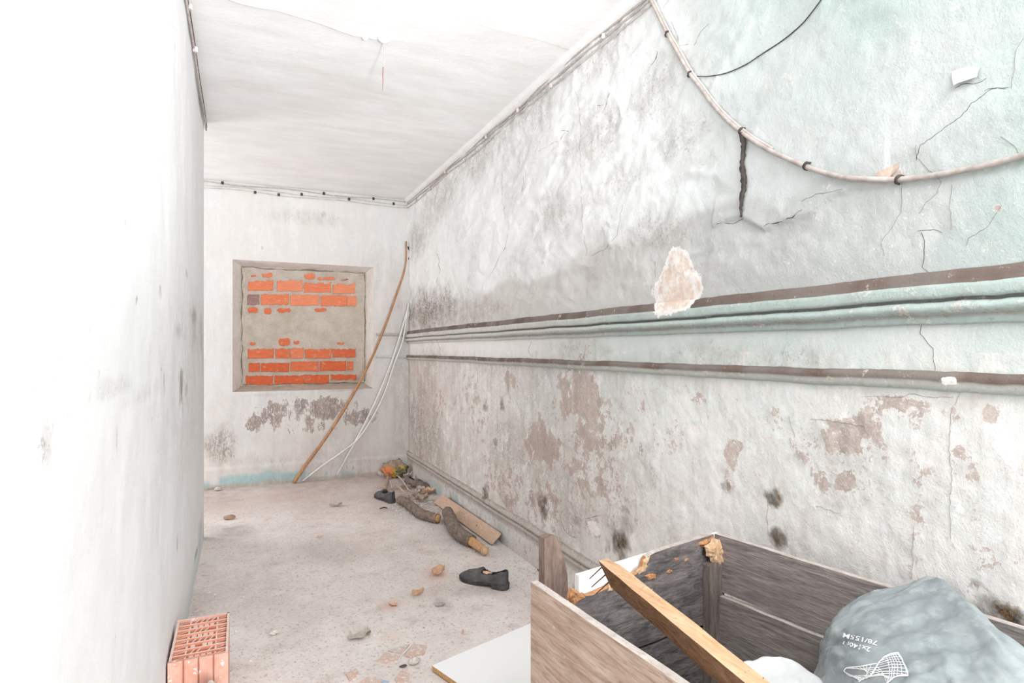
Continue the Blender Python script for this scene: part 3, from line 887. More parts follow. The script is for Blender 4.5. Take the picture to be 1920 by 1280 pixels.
def reveal_strip(a0, a1, b0, b1, na, nb):
    """quad a0-a1 (outer edge) to b0-b1 (inner edge), with a rough surface"""
    vs = []
    for j in range(nb + 1):
        for i in range(na + 1):
            s, t = i / na, j / nb
            p = Vector(a0).lerp(Vector(a1), s).lerp(Vector(b0).lerp(Vector(b1), s), t)
            if 0 < j:
                r = (fbm(np.array([p.x + p.z]), np.array([p.z - p.x]), 18, 3, 81)[0] - .5) * 0.018
                p = p + Vector((r, 0, r))
            vs.append(p)
    return vs, grid_faces(na + 1, nb + 1)


for (a0, a1, b0, b1) in (((wx0, YB, wz1), (wx1, YB, wz1), (ix0, YI, iz1), (ix1, YI, iz1)), ((wx1, YB, wz1), (wx1, YB, wz0), (ix1, YI, iz1), (ix1, YI, iz0)),
                         ((wx1, YB, wz0), (wx0, YB, wz0), (ix1, YI, iz0), (ix0, YI, iz0)), ((wx0, YB, wz0), (wx0, YB, wz1), (ix0, YI, iz0), (ix0, YI, iz1))):
    v_, f_ = reveal_strip(a0, a1, b0, b1, 40, 5)
    sill = a0[2] == a1[2] == wz0
    build('window_sill' if sill else 'window_reveal', v_, f_, M['mortar'] if sill else M['reveal'], win, smooth=True)
mx = np.linspace(ix0 - .04, ix1 + .04, 70); mz = np.linspace(iz0 - .04, iz1 + .04, 70)
MX, MZ = np.meshgrid(mx, mz); mxf, mzf = MX.ravel(), MZ.ravel()
edge = np.minimum(np.minimum(mxf - ix0, ix1 - mxf), np.minimum(mzf - iz0, iz1 - mzf))
myf = YI + 0.004 - (fbm(mxf, mzf, 7, 4, 82) - .5) * 0.010 + sstep(0.05, 0.0, edge) * 0.0 - (fbm(mxf, mzf, 30, 3, 83) - .5) * 0.004
build('mortar', np.stack([mxf, myf, mzf], 1).tolist(), [tuple(reversed(f)) for f in grid_faces(70, 70)], M['mortar'], win, smooth=True)
# dark grey-brown ragged beads along the gap between infill and reveal
gapm = simple('dark_gap_bead', (112, 102, 92), (160, 148, 136), 16)
for (p, q) in (((ix0 + .01, iz1 - .012), (ix1 - .01, iz1 - .012)), ((ix0 + .012, iz0 + .02), (ix0 + .012, iz1 - .02)), ((ix1 - .012, iz0 + .02), (ix1 - .012, iz1 - .02)), ((ix0 + .02, iz0 + .012), (ix1 - .02, iz0 + .012))):
    pts = []
    for k in range(14):
        t = k / 13
        pts.append((p[0] + (q[0] - p[0]) * t + random.uniform(-.006, .006), YI + .004 + random.uniform(-.004, .004), p[1] + (q[1] - p[1]) * t + random.uniform(-.006, .006)))
    MB().tube(pts, [.007 * random.uniform(.3, 1.1) for _ in range(14)], 6, 2, .4).build('mortar_bead', gapm, win, smooth=True)


def cropw(cx, cy):
    return on_back(440 + cx * .2032, 480 + cy * .2031, YI)


def brick_piece(x0, y0, x1, y1, mat, jag, round_=0.0, rag_top=1.0, rag_bot=0.4):
    pts = []
    w_, h_ = x1 - x0, y1 - y0
    nx = max(3, int(w_ / 18)); nyy = max(2, int(h_ / 22))
    def j(s): return random.uniform(-jag, jag) * s
    for i in range(nx): pts.append((x0 + w_ * i / nx + j(.3), y0 + abs(j(1)) * rag_top * 1.6))
    for i in range(nyy): pts.append((x1 + j(.6), y0 + h_ * i / nyy + j(.2)))
    for i in range(nx): pts.append((x1 - w_ * i / nx + j(.3), y1 - abs(j(1)) * rag_bot * 1.6))
    for i in range(nyy): pts.append((x0 + j(.6), y1 - h_ * i / nyy + j(.2)))
    if round_:
        cx_, cy_ = (x0 + x1) / 2, (y0 + y1) / 2
        out = []
        for (px, py) in pts:
            a, b = (px - cx_) / (w_ / 2), (py - cy_) / (h_ / 2)
            r = max(1.0, math.hypot(a, b)); kk = 1 - round_ + round_ / r
            out.append((cx_ + (px - cx_) * kk, cy_ + (py - cy_) * kk))
        pts = out
    P = [cropw(*p) for p in pts]
    c = sum(P, Vector()) / len(P)
    pr = random.uniform(.008, .012)
    n = len(P)
    back = [p + Vector((0, .012, 0)) for p in P]
    mid = [p + Vector((0, -pr + .003, 0)) for p in P]
    fr = [c + (p - c) * .965 + Vector((0, -pr, 0)) for p in P]
    fs = []
    for i in range(n):
        k = (i + 1) % n
        fs += [(i, i + n, k + n, k), (i + n, i + 2 * n, k + 2 * n, k + n)]
    fs.append(tuple(range(2 * n, 3 * n)))
    o = build('brick', back + mid + fr, fs, mat, win)
    return o


BA, BB, BC = M['brick']
for r in [(150, 165, 195, 200), (250, 148, 350, 200), (640, 155, 748, 216), (760, 190, 930, 228), (980, 208, 1050, 228)]:
    brick_piece(*r, BA, 9, .8, 2.0, 1)
for i, r in enumerate([(125, 218, 355, 320), (390, 218, 625, 326), (640, 238, 890, 336), (905, 248, 1110, 346)]):
    brick_piece(*r, (BA, BC, BA, BC)[i], 9, 0, 1.8, .4)
for i, r in enumerate([(118, 352, 226, 455), (245, 350, 498, 455), (515, 355, 775, 460), (797, 360, 1030, 465), (1040, 366, 1122, 465)]):
    brick_piece(*r, (M['brick_purple'], BA, BC, BA, BC)[i], 6, 0, .7, 1.2)
for r in [(118, 470, 216, 530), (270, 474, 342, 540), (390, 474, 522, 525), (735, 476, 850, 516)]:
    brick_piece(*r, BB, 8, .9, 1, 1)
for r in [(140, 788, 192, 826), (405, 750, 512, 832), (540, 774, 596, 816), (944, 788, 1012, 820)]:
    brick_piece(*r, BB, 8, .8, 1.6, .4)
L = M['brick_low']
for i, r in enumerate([(122, 850, 360, 946), (376, 846, 506, 946), (514, 842, 634, 946), (648, 850, 888, 946), (902, 852, 1115, 938)]):
    brick_piece(*r, (BB, BB, BA, BB, M['brick_red'])[i], 7, 0, 1.4, .4)
for i, r in enumerate([(130, 984, 234, 1070), (247, 984, 503, 1070), (516, 970, 772, 1066), (786, 966, 1028, 1062), (1040, 970, 1090, 1056)]):
    brick_piece(*r, (L, L, BB, L, BB)[i], 5, 0, .7, .7)
for i, r in enumerate([(105, 1100, 355, 1194), (370, 1096, 636, 1184), (642, 1092, 870, 1178), (886, 1090, 1120, 1150)]):
    brick_piece(*r, L, 7, 0, .9, 1.3)

# ------------------------------------------------------------------ tile remains in the floor
TL = [[(722, 1222), (752, 1229), (744, 1238), (726, 1243), (706, 1238)], [(778, 1207), (800, 1209), (796, 1224), (770, 1232), (757, 1228)], [(727, 1219), (768, 1206), (754, 1224)],
      [(741, 1272), (752, 1255), (768, 1262), (766, 1279), (745, 1282)], [(664, 1284), (690, 1268), (716, 1276), (712, 1290)], [(648, 1262), (668, 1252), (674, 1262), (656, 1276)]]
for i, t_ in enumerate(TL):
    MB().slab([on_floor(u, v, .0015) for u, v in t_], (0, 0, -.006)).build('tile', M['tile'], floor)
MB().slab([on_floor(u, v, .0015) for u, v in [(714, 1282), (718, 1274), (730, 1276), (728, 1286)]], (0, 0, -.006)).build('tile', M['tile_blue'], floor)
for (a, b) in (((776, 1203), (746, 1236)), ((716, 1220), (752, 1229)), ((754, 1252), (738, 1272)), ((738, 1272), (722, 1290))):
    A_, B_ = on_floor(*a, .001), on_floor(*b, .001); d = (B_ - A_).normalized(); s = Vector((-d.y, d.x, 0)) * .005
    MB().slab([A_ + s, A_ - s, B_ - s * 1.3, B_ + s * .8], (0, 0, -.005)).build('tile_joint', M['grout'], floor)

# ------------------------------------------------------------------ cables and wires
def clip(name, p, n, mat, parent, r=.010, sz=.012):
    MB().tube([Vector(p) + Vector(n) * .004, Vector(p) + Vector(n) * sz], [r * .6, r * .45], 7, 1).build(name, mat, parent, smooth=True)


cab = empty('wall_cable', on_wall(1397, 247))
tag(cab, 'thick grey cable sagging across the upper right wall, held by small clips', 'cable')
MP = [(1222, -4), (1240, 30), (1257, 64), (1278, 102), (1300, 140), (1322, 168), (1345, 200), (1370, 228), (1396, 249), (1424, 268), (1452, 284), (1486, 299), (1520, 314), (1560, 327), (1600, 335), (1645, 338), (1690, 337), (1745, 331), (1800, 322), (1860, 309), (1920, 294), (2000, 270), (2100, 235)]
MB().tube([on_wall(u, v, .012) for u, v in MP], [.0075] * 5, 10, 4).build('cable_sheath', M['wire_grey'], cab, smooth=True)
MB().tube([on_wall(u + 2, v - 5 * (1200 < u), .009) for u, v in MP[:11]], [.0045] * 3, 8, 4).build('second_strand', M['wire_pale'], cab, smooth=True)
for (u, v) in [(1258, 66), (1300, 141), (1395, 247), (1520, 313), (1690, 338)]:
    p = on_wall(u, v, .006)
    m = MB(); m.tube([p + Vector((.006, -.006, .010)), p + Vector((-.013, -.003, .007)), p + Vector((-.014, .003, -.006)), p + Vector((.006, .005, -.009))], [.0025, .0045, .0035, .002], 7, 4, .25)
    m.build('cable_clip', M['wire_dark'], cab, smooth=True)
hs = [on_wall(1397, 250, .012), on_wall(1399, 275, .012), on_wall(1398, 310, .010), on_wall(1400, 345, .010), on_wall(1399, 380, .010), on_wall(1398, 408, .004)]
rope = tag(MB().tube(hs, [.009, .008, .0075, .0095, .006, .003], 8, 6, .35).build('hanging_rope', M['wire_dark'], None, True), 'dark frayed rope hanging straight down from the wall cable', 'rope')
tw = [(1304, 143), (1330, 144), (1362, 138), (1398, 122), (1430, 100), (1466, 74), (1500, 46), (1526, 18), (1545, -8)]
tag(MB().tube([on_wall(u, v, .004) for u, v in tw], .0018, 6, 4).build('thin_wire', M['wire_dark'], None, True), 'thin dark wire running up the right wall from a clip of the sagging cable', 'wire')


def edge_wires(name, pf, n, mats, rads, label, clips, clipmat, nrm):
    root = empty(name, pf(0.5, 0))
    tag(root, label, 'cable')
    for k in range(n):
        ph = random.uniform(0, 6)
        pts = [pf(t, k) + Vector((0, 0, .007 * math.sin(t * 23 + ph) + random.uniform(-.003, .003))) for t in np.linspace(0, 1, 26)]
        MB().tube(pts, rads[k], 6, 2).build('wire', mats[k], root, smooth=True)
    for t in clips:
        k = random.randrange(n)
        p = pf(t, k)
        m = MB(); m.box(p + Vector(nrm) * .006, Vector((.006, .006, 0)), Vector((-.006, .006, 0)) * .9, (0, 0, .012))
        m.build('cable_clip', clipmat, root)
    return root


def rel_at(y, z):
    return XR - float(right_relief(np.array([y]), np.array([z]))[0])


edge_wires('ceiling_edge_cables', lambda t, k: Vector((rel_at(0.35 + (YB - .03 - .35) * t, ZC - (.032, .055, .085)[k]) - .006, 0.35 + (YB - .03 - .35) * t, ZC - (.032, .055, .085)[k])), 3,
           [M['wire_grey'], M['wire_grey'], M['wire_pale']], [.0045, .005, .004], 'bundle of old cables clipped along the top of the right wall', [.05, .12, .2, .28, .36, .45, .53, .62, .7, .78, .86, .94], M['wire_pale'], (-1, 0, 0))
edge_wires('ceiling_edge_cables', lambda t, k: Vector((XREC + .3 + (XR - .02 - XREC - .3) * t, YB - .014, ZC - (.022, .052, .078)[k])), 3,
           [M['wire_grey'], M['wire_pale'], M['wire_pale']], [.0055, .004, .004], 'cables clipped along the top of the far wall above the bricked window', [.5, .58, .64, .70, .76, .83, .9, .96], M['wire_dark'], (0, -1, 0))
edge_wires('ceiling_edge_cables', lambda t, k: Vector((XL + .014, 1.4 + (YC - .02 - 1.4) * t, ZC - (.02, .045, .030)[k])), 3,
           [M['wire_dark'], M['wire_grey'], M['wire_grey']], [.006, .005, .004], 'dark cables clipped along the top of the white left wall', [.3, .5, .62], M['wire_pale'], (1, 0, 0))
# crown fillet under the ceiling on the right
fl = MB(); yy = np.linspace(-1.6, YB, 60)
vs = []
for y in yy:
    d = random.uniform(-.002, .002)
    vs += [(XR + .02, y, ZC - .035), (XR - .028 + d, y, ZC - .026), (XR - .045 + d, y, ZC - .012), (XR - .05, y, ZC + .02)]
fl.add(vs, [(i * 4 + k, i * 4 + k + 1, i * 4 + k + 5, i * 4 + k + 4) for i in range(59) for k in range(3)])
tag(fl.build('trim_5', M['ceil'], None, True), 'narrow plaster fillet between right wall and ceiling', kind='structure')

# ceiling rose with flex
rose_p = on_ceil(720, 70)
rose = empty('ceiling_rose', rose_p)
tag(rose, 'round white ceiling rose with a bare flex hanging from it', 'ceiling rose')
prof = [(.030, .004), (.031, -.006), (.029, -.014), (.022, -.022), (.012, -.027), (.006, -.030)]
vs = [(rose_p.x + r * math.cos(a), rose_p.y + r * math.sin(a), rose_p.z + z) for r, z in prof for a in [2 * math.pi * k / 20 for k in range(20)]]
build('rose_body', vs, [(i * 20 + k, i * 20 + (k + 1) % 20, (i + 1) * 20 + (k + 1) % 20, (i + 1) * 20 + k) for i in range(5) for k in range(20)] + [tuple(range(100, 120))], M['porcelain'], rose, smooth=True)
q = rose_p
MB().tube([q + Vector((0, 0, -.028)), q + Vector((.001, 0, -.07)), q + Vector((0, 0, -.12)), q + Vector((-.004, 0, -.15))], [.0022, .0022], 6, 3).build('flex', M['wire_grey'], rose, smooth=True)
MB().tube([q + Vector((-.004, 0, -.148)), q + Vector((-.006, 0, -.18)), q + Vector((-.005, 0, -.22)), q + Vector((-.007, 0, -.262))], [.0032, .0028, .0016], 6, 3).build('flex_tail', M['wire_brown'], rose, smooth=True)
cc = tag(MB().tube([on_ceil(u, v) + Vector((0, 0, -.006)) for u, v in [(708, 70), (700, 71), (686, 66), (668, 65), (640, 56), (600, 41), (560, 29), (520, 17), (480, 10), (440, 0), (380, -25)]], .004, 6, 4).build('ceiling_cable', M['wire_white'], None, True),
         'white painted cable running along the ceiling to the round ceiling rose', 'cable')
p = on_ceil(685, 66)
tag(MB().box(p + Vector((0, 0, -.010)), (.010, .004, 0), (-.004, .010, 0), (0, 0, .010)).box(p + Vector((0, 0, -.022)), (.005, .002, 0), (-.002, .005, 0), (0, 0, .004)).build('insulator', M['porcelain']), 'small white insulator block on the ceiling cable beside the rose', 'insulator')
tag(MB().tube([on_ceil(*p_) + Vector((0, 0, -.003)) for p_ in [(900, 45), (960, 62), (1020, 76), (1062, 90), (1085, 96)]], [.001, .0018, .002], 5, 3).build('ceiling_wire', M['wire_pale'], None, True), 'faint thin wire on the ceiling near the right wall', 'wire')

# ------------------------------------------------------------------ leaning cane and plastic pipes
yl = YB - .05
cane = empty('leaning_cane', on_floor(551, 905))
tag(cane, 'long brown bent cane leaning across the far corner beside the bricked window', 'cane')
P = [on_floor(551, 905) + Vector((0, -.01, .006))] + [on_back(u, v, yl) for u, v in [(576, 868), (602, 833), (640, 776), (680, 706), (714, 632), (742, 556), (760, 500)]] + [Vector((1.545, YB - .05, on_back(773, 455).z))]
MB().tube(P, [.016, .015, .014, .012, .010, .007], 8, 5, .06).build('stalk', M['stick'], cane, smooth=True)
hk = on_back(769, 470, YB - .04)
for a, b in (((768, 452), (771, 492)), ((774, 452), (766, 486)), ((765, 462), (770, 488))):
    A_, B_ = on_back(*a, YB - .045), on_back(*b, YB - .035)
    MB().tube([A_, (A_ + B_) / 2 + Vector((random.uniform(-.01, .01), -.01, 0)), B_], [.007, .009, .006], 6, 4, .3).build('wire_tie', M['wire_dark'], cane, smooth=True)
tag(MB().tube([on_floor(629, 896) + Vector((0, -.01, .006))] + [on_back(u, v, YB - .05) for u, v in [(650, 857), (680, 802), (706, 748), (730, 690), (748, 636), (765, 577)]], [.0115, .011, .010], 8, 5).build('plastic_pipe', M['pvc'], None, True),
    'straighter thick white plastic pipe leaning in the far corner', 'pipe')
tag(MB().tube([on_floor(566, 903) + Vector((0, -.01, .006))] + [on_back(u, v, YB - .06) for u, v in [(600, 876), (640, 848), (672, 822), (700, 780), (722, 735), (740, 680), (756, 635), (766, 568)]], [.010, .009, .008], 8, 5).build('plastic_pipe', M['pvc'], None, True),
    'thinner more bent white plastic pipe with its foot nearest the cane', 'pipe')


# ------------------------------------------------------------------ shoes
def make_shoe(leather, solem, label, loc, rz, flat=1.0, rx=0.0, ry=0.0, group=None):
    root = empty('loafer_shoe', loc, rz); root.rotation_euler = (rx, ry, rz)
    tag(root, label, 'shoe', group)
    Ln = .30
    ks = [0, .02, .05, .10, .18, .28, .38, .46, .50, .515, .53, .58, .64, .70, .76, .82, .88, .93, .97, .99, 1.0]
    wk = np.interp
    def W(s): return float(np.interp(s, [0, .02, .06, .15, .35, .55, .7, .85, .94, .985, 1], [.008, .019, .028, .032, .031, .041, .046, .040, .027, .013, .004]))
    def ZB(s): return float(np.interp(s, [0, .3, .6, .85, 1], [.026, .022, .013, .014, .020]))
    def ZT(s): return float(np.interp(s, [0, .08, .2, .35, .48, .5, .53, .65, .8, .92, 1], [.090, .094, .074, .060, .060, .066, .082, .068, .054, .044, .028])) * flat
    def CY(s): return float(np.interp(s, [0, .3, .7, 1], [0, .004, -.003, .006]))
    vs = []; N = 17
    for s in ks:
        w_, b, t, c = W(s), ZB(s), ZT(s), CY(s); x = s * Ln
        ring = []
        opened = .05 <= s <= .505
        if opened:
            for k in range(5):
                q_ = k / 4
                ring.append((w_ * (1 + .10 * math.sin(q_ * math.pi)) * (1 - .16 * q_), b + (t - b) * q_))
            wi = ring[-1][0] - .005
            ring.append((wi, t - .001)); ring.append((max(wi * .95, .003), b + .012)); ring.append((wi * .5, b + .008)); ring.append((0, b + .008))
        elif s < .05:
            for k in range(5):
                q_ = k / 4
                ring.append((w_ * (1 + .10 * math.sin(q_ * math.pi)) * (1 - .16 * q_), b + (t - b) * q_))
            wi = ring[-1][0]
            for k in range(4): ring.append((wi * (1 - (k + 1) / 4), t))
        else:
            for k in range(9):
                a = k / 8 * math.pi / 2
                ring.append((w_ * math.cos(a) ** .75, b + (t - b) * math.sin(a) ** .85))
        ring += [(-y_, z_) for (y_, z_) in ring[:-1][::-1]]
        vs += [(x, c + y_, z_) for (y_, z_) in ring]
    fs = [(i * N + k, i * N + k + 1, (i + 1) * N + k + 1, (i + 1) * N + k) for i in range(len(ks) - 1) for k in range(N - 1)]
    fs += [tuple(range(N)), tuple(range((len(ks) - 1) * N, len(ks) * N))[::-1]]
    up = build('upper', vs, fs, leather, root, smooth=True, local=True)
    up.data.materials.append(M['lining'])
    for i in range(len(ks) - 1):
        if .05 <= ks[i] <= .505:
            for k in range(5, 11): up.data.polygons[i * (N - 1) + k].material_index = 1
    # saddle strap over the instep
    sv = []
    for s in (.545, .57, .60, .63):
        w_, b, t, c = W(s), ZB(s), ZT(s), CY(s)
        for k in range(13):
            a = math.pi * (k / 12)
            cs = math.cos(a)
            sv.append((s * Ln + .006 * abs(cs), c + (w_ + .003) * math.copysign(abs(cs) ** .75, cs), b + (t - b + .003) * math.sin(a) ** .85))
    build('strap', sv, grid_faces(13, 4), leather, up, smooth=True, local=True)
    # apron seam
    seam = []
    for k in range(15):
        a = -math.pi / 2 + math.pi * k / 14
        s = .62 + .24 * math.cos(a); y_ = .030 * math.sin(a)
        w_, b, t, c = W(s), ZB(s), ZT(s), CY(s)
        seam.append((s * Ln, c + y_, b + (t - b) * (max(0, 1 - (abs(y_) / w_) ** 2.6)) ** .42 + .001))
    MB().tube(seam, .0022, 5, 2).build('apron_seam', leather, up, smooth=True, local=True)
    # sole with welt
    ss = np.concatenate([np.linspace(0, .1, 6), np.linspace(.14, .9, 16), np.linspace(.92, 1.0, 7)])
    loop = [(s * Ln - .004 + .008 * s, CY(s) + W(s) + .004, s) for s in ss] + [(s * Ln - .004 + .008 * s, CY(s) - W(s) - .004, s) for s in ss[::-1]]
    def zb0(s): return float(np.interp(s, [0, .26, .33, .5, .62, .85, 1], [.019, .018, .012, .006, 0, 0, .007]))
    n_ = len(loop)
    vv = [(x, y_, zb0(s)) for x, y_, s in loop] + [(x, y_, ZB(s) + .003) for x, y_, s in loop]
    half = n_ // 2
    ff = [(i, (i + 1) % n_, (i + 1) % n_ + n_, i + n_) for i in range(n_)]
    for i in range(half - 1):
        a, b, c, d = i, i + 1, n_ - 2 - i, n_ - 1 - i
        ff += [(a, d, c, b), (a + n_, b + n_, c + n_, d + n_)]
    build('sole', vv, ff, solem, root, local=True)
    hs_ = [s for s in ss if s <= .27] + [.27]
    hl = [(s * Ln - .004, CY(s) + W(s) + .003) for s in hs_] + [(s * Ln - .004, CY(s) - W(s) - .003) for s in hs_[::-1]]
    MB().slab([(x, y_, .0195) for x, y_ in hl], (0, 0, -.0195)).build('heel', solem, root, local=True)
    return root


def heading(a, b):
    d = b - a; return math.atan2(d.y, d.x)


hA, tA = on_floor(948, 1105), on_floor(870, 1086)
shoe1 = make_shoe(M['leather'], M['sole'], 'black leather loafer lying alone on the open floor, near the wooden crate', (hA.x + .012, hA.y, .002), heading(hA, tA))
hB, tB = on_floor(737, 943), on_floor(703, 928)
shoe2 = make_shoe(M['leather'], M['sole'], 'black loafer at the front of the corner rubbish heap, toe towards the far wall', (hB.x, hB.y, .002), heading(hB, tB))
hC, tC = on_floor(757, 893), on_floor(784, 921)
shoe3 = make_shoe(M['leather_old'], M['leather_old'], 'grey-brown crumpled old shoe lying against the skirting in the corner heap', (1.40, 5.48, .012), math.radians(-62), .85, math.radians(-16))

# leaf inside the loafer and other leaves


def leaf(name, p, size, mat, label, cat, group=None, rz=None, curl=.35, asp=.6):
    rz = random.uniform(0, 6.28) if rz is None else rz
    nu, nv = 7, 5
    vs = []
    for j in range(nv):
        for i in range(nu):
            a = i / (nu - 1); b = j / (nv - 1) * 2 - 1
            hw = asp * .5 * (math.sin(math.pi * (.06 + .9 * a)) ** .8) * (1 + random.uniform(-.25, .25))
            x = (a - .5) * size; y = b * hw * size
            z = .004 + curl * size * (abs(b) ** 2 * .6 + (a - .5) ** 2 * .9) * random.uniform(.6, 1.2)
            vs.append(Vector((x * math.cos(rz) - y * math.sin(rz), x * math.sin(rz) + y * math.cos(rz), z)) + p)
    vs2 = [v + Vector((0, 0, -.0015)) for v in vs]
    n_ = len(vs)
    fs = grid_faces(nu, nv) + [tuple(i + n_ for i in reversed(f)) for f in grid_faces(nu, nv)]
    ring = [i for i in range(nu)] + [j * nu + nu - 1 for j in range(1, nv)] + [(nv - 1) * nu + i for i in range(nu - 2, -1, -1)] + [j * nu for j in range(nv - 2, 0, -1)]
    for a, b in zip(ring, ring[1:] + ring[:1]):
        fs.append((b, a, a + n_, b + n_))
    return tag(build(name, vs + vs2, fs, mat, None), label, cat, group)


d1 = (tA - hA).normalized()
leaf('dry_leaf', hA + d1 * .115 + Vector((0, 0, .055)), .05, M['leaf'], 'small orange scrap of leaf inside the black loafer on the open floor', 'leaf')
leaf('dry_leaf', on_floor(822, 1077), .085, M['leaf'], 'curled orange dry leaf on the floor left of the lone loafer', 'leaf', rz=.4, curl=.7, asp=.8)
leaf('dry_leaf', on_floor(784, 1116), .07, M['leaf'], 'narrow pale orange dry leaf lower left of the lone loafer', 'leaf', rz=.3, asp=.35, curl=.6)
leaf('dry_leaf', on_floor(868, 1187), .03, M['leaf'], 'tiny orange sliver just above the white board on the floor', 'leaf', rz=1.0, asp=.3)
leaf('dry_leaf', on_floor(737, 1134), .05, M['leaf'], 'flattened rusty leaf crumbs on the bare middle of the floor', 'leaf', curl=.15)
leaf('dry_leaf', on_floor(600, 1008), .045, M['leaf'], 'small reddish dry leaf in the middle of the floor towards the window', 'leaf', rz=.1, asp=.4)
leaf('paper_scrap', on_floor(630, 948), .10, M['scrap'], 'pale crumpled paper scrap on the floor before the leaning pipes', 'paper', rz=.2, curl=.3)
leaf('paper_scrap', on_floor(674, 1192), .11, M['scrap'], 'pale curled plaster-coloured scrap on the floor above the tile remains', 'paper', rz=.5, curl=.25, asp=.7)
leaf('paper_scrap', on_floor(692, 1188), .03, M['leaf_brown'], 'small brown chip beside the curled pale scrap', 'scrap')


def chunk(name, p, r, mat, label, cat, group=None, sq=(1, 1, .6), seed=0):
    rs = random.Random(seed); vs = []; nl, nr = 6, 9
    for j in range(nl):
        ph = math.pi * (j + .5) / nl
        for i in range(nr):
            a = 2 * math.pi * i / nr
            k = r * rs.uniform(.78, 1.15)
            vs.append(Vector((math.sin(ph) * math.cos(a) * k * sq[0], math.sin(ph) * math.sin(a) * k * sq[1], max(math.cos(ph) * k * sq[2], -r * sq[2] * .75))) + p + Vector((0, 0, r * sq[2] * .75)))
    fs = [(j * nr + i, (j + 1) * nr + i, (j + 1) * nr + (i + 1) % nr, j * nr + (i + 1) % nr) for j in range(nl - 1) for i in range(nr)]
    fs += [tuple(range(nr)), tuple(range((nl - 1) * nr, nl * nr))[::-1]]
    return tag(build(name, vs, fs, mat, None), label, cat, group)


chunk('stone', on_floor(430, 972), .036, M['leaf_brown'], 'flat tan stone on the floor beyond the left wall corner', 'stone', sq=(1.3, .8, .45), seed=2)
chunk('plaster_chunk', on_floor(408, 919), .03, M['stone'], 'small white plaster lump at the foot of the far wall', 'plaster', seed=3)
chunk('plaster_chunk', on_floor(777, 1243), .022, M['stone'], 'speckled plaster crumb on the tile joint near the white floor board', 'plaster', sq=(1.1, .9, .7), seed=4)
chunk('plaster_chunk', on_floor(756, 1250), .010, M['wire_dark'], 'tiny dark crumb just left of the speckled plaster crumb', 'crumb', sq=(1.6, .7, .5), seed=5)
chunk('plaster_chunk', on_floor(514, 1188), .016, M['stone'], 'grey crumb alone on the floor right of the hollow brick', 'crumb', sq=(1.3, .8, .6), seed=6)
chunk('plaster_chunk', on_floor(825, 1134), .018, M['wire_grey'], 'small grey clod on the floor below the narrow orange leaf', 'clod', sq=(1.5, 1, .4), seed=7)

# ------------------------------------------------------------------ branches and tan board


def branch(name, px, rad, label, cut, strip=None):
    r0 = empty(name, on_floor(*px[0]))
    tag(r0, label, 'branch')
    P = []
    for i, (u, v) in enumerate(px):
        rr = np.interp(i / (len(px) - 1), np.linspace(0, 1, len(rad)), rad)
        p = on_floor(u, v, rr); P.append(p)
    k = strip if strip else len(P) - 1
    MB().tube(P[:k + 1], rad if k == len(P) - 1 else list(np.interp(np.linspace(0, k / (len(P) - 1), 5), np.linspace(0, 1, len(rad)), rad)), 12, 8, .05).build('bark', M['bark'], r0, smooth=True)
    if strip:
        MB().tube(P[k - 1:][1:] if len(P[k:]) > 1 else P[-2:], [rad[-1] * .96, rad[-1] * .94, rad[-1] * .6], 12, 8, .08).build('stripped_wood', M['cutwood'], r0, smooth=True)
    e = P[-1]; d = (P[-1] - P[-2]).normalized()
    MB().tube([e - d * .012, e + d * .004, e + d * .012], [rad[-1] * 1.0, rad[-1] * .8, rad[-1] * .35], 10, 2, .2).build('cut_end', cut, r0, smooth=True)
    return r0


branch('tree_branch', [(750, 937), (762, 942), (776, 953), (790, 963), (805, 968), (821, 972)], [.034, .036, .038, .036, .034], 'bent grey branch with a pale cut end beside the corner shoe', M['cutwood'])
branch('tree_branch', [(839, 960), (845, 974), (852, 990), (866, 1003), (884, 1014), (898, 1024), (910, 1033)], [.042, .046, .046, .042, .036, .030], 'thick bent branch with stripped pale end beside the tan board', M['raw_wood'], strip=4)
# tan board leaning on the skirting
a0, a1 = Vector((1.452, 4.72, .004)), Vector((1.478, 3.56, .004))
ax = (a1 - a0).normalized(); L_ = (a1 - a0).length
upv = Vector((.070, 0, .062))
pl = []
r_ = .016; wdt = upv.length; un = upv.normalized()
for (sx, sy, q0) in ((0, 0, 180), (1, 0, 270), (1, 1, 0), (0, 1, 90)):
    cxx = r_ if sx == 0 else L_ - r_; cyy = r_ if sy == 0 else wdt - r_
    for k in range(5):
        a = math.radians(q0 + 22.5 * k)
        pl.append(a0 + ax * (cxx + r_ * math.cos(a)) + un * (cyy + r_ * math.sin(a)))
tb = empty('tan_board', a0); tag(tb, 'long thin tan board with rounded corners leaning on the right skirting', 'board')
nrm = ax.cross(un).normalized()
if nrm.z < 0: nrm = -nrm
MB().slab([p + nrm * .009 for p in pl], -nrm * .009).build('board_panel', M['tanboard'], tb)
hp = a0 + ax * (L_ * .72) + un * wdt * .5 + nrm * .0105
MB().tube([hp, hp - nrm * .004], .005, 8, 1).build('screw_hole', M['wire_dark'], tb)

# ------------------------------------------------------------------ rubbish heap in the corner


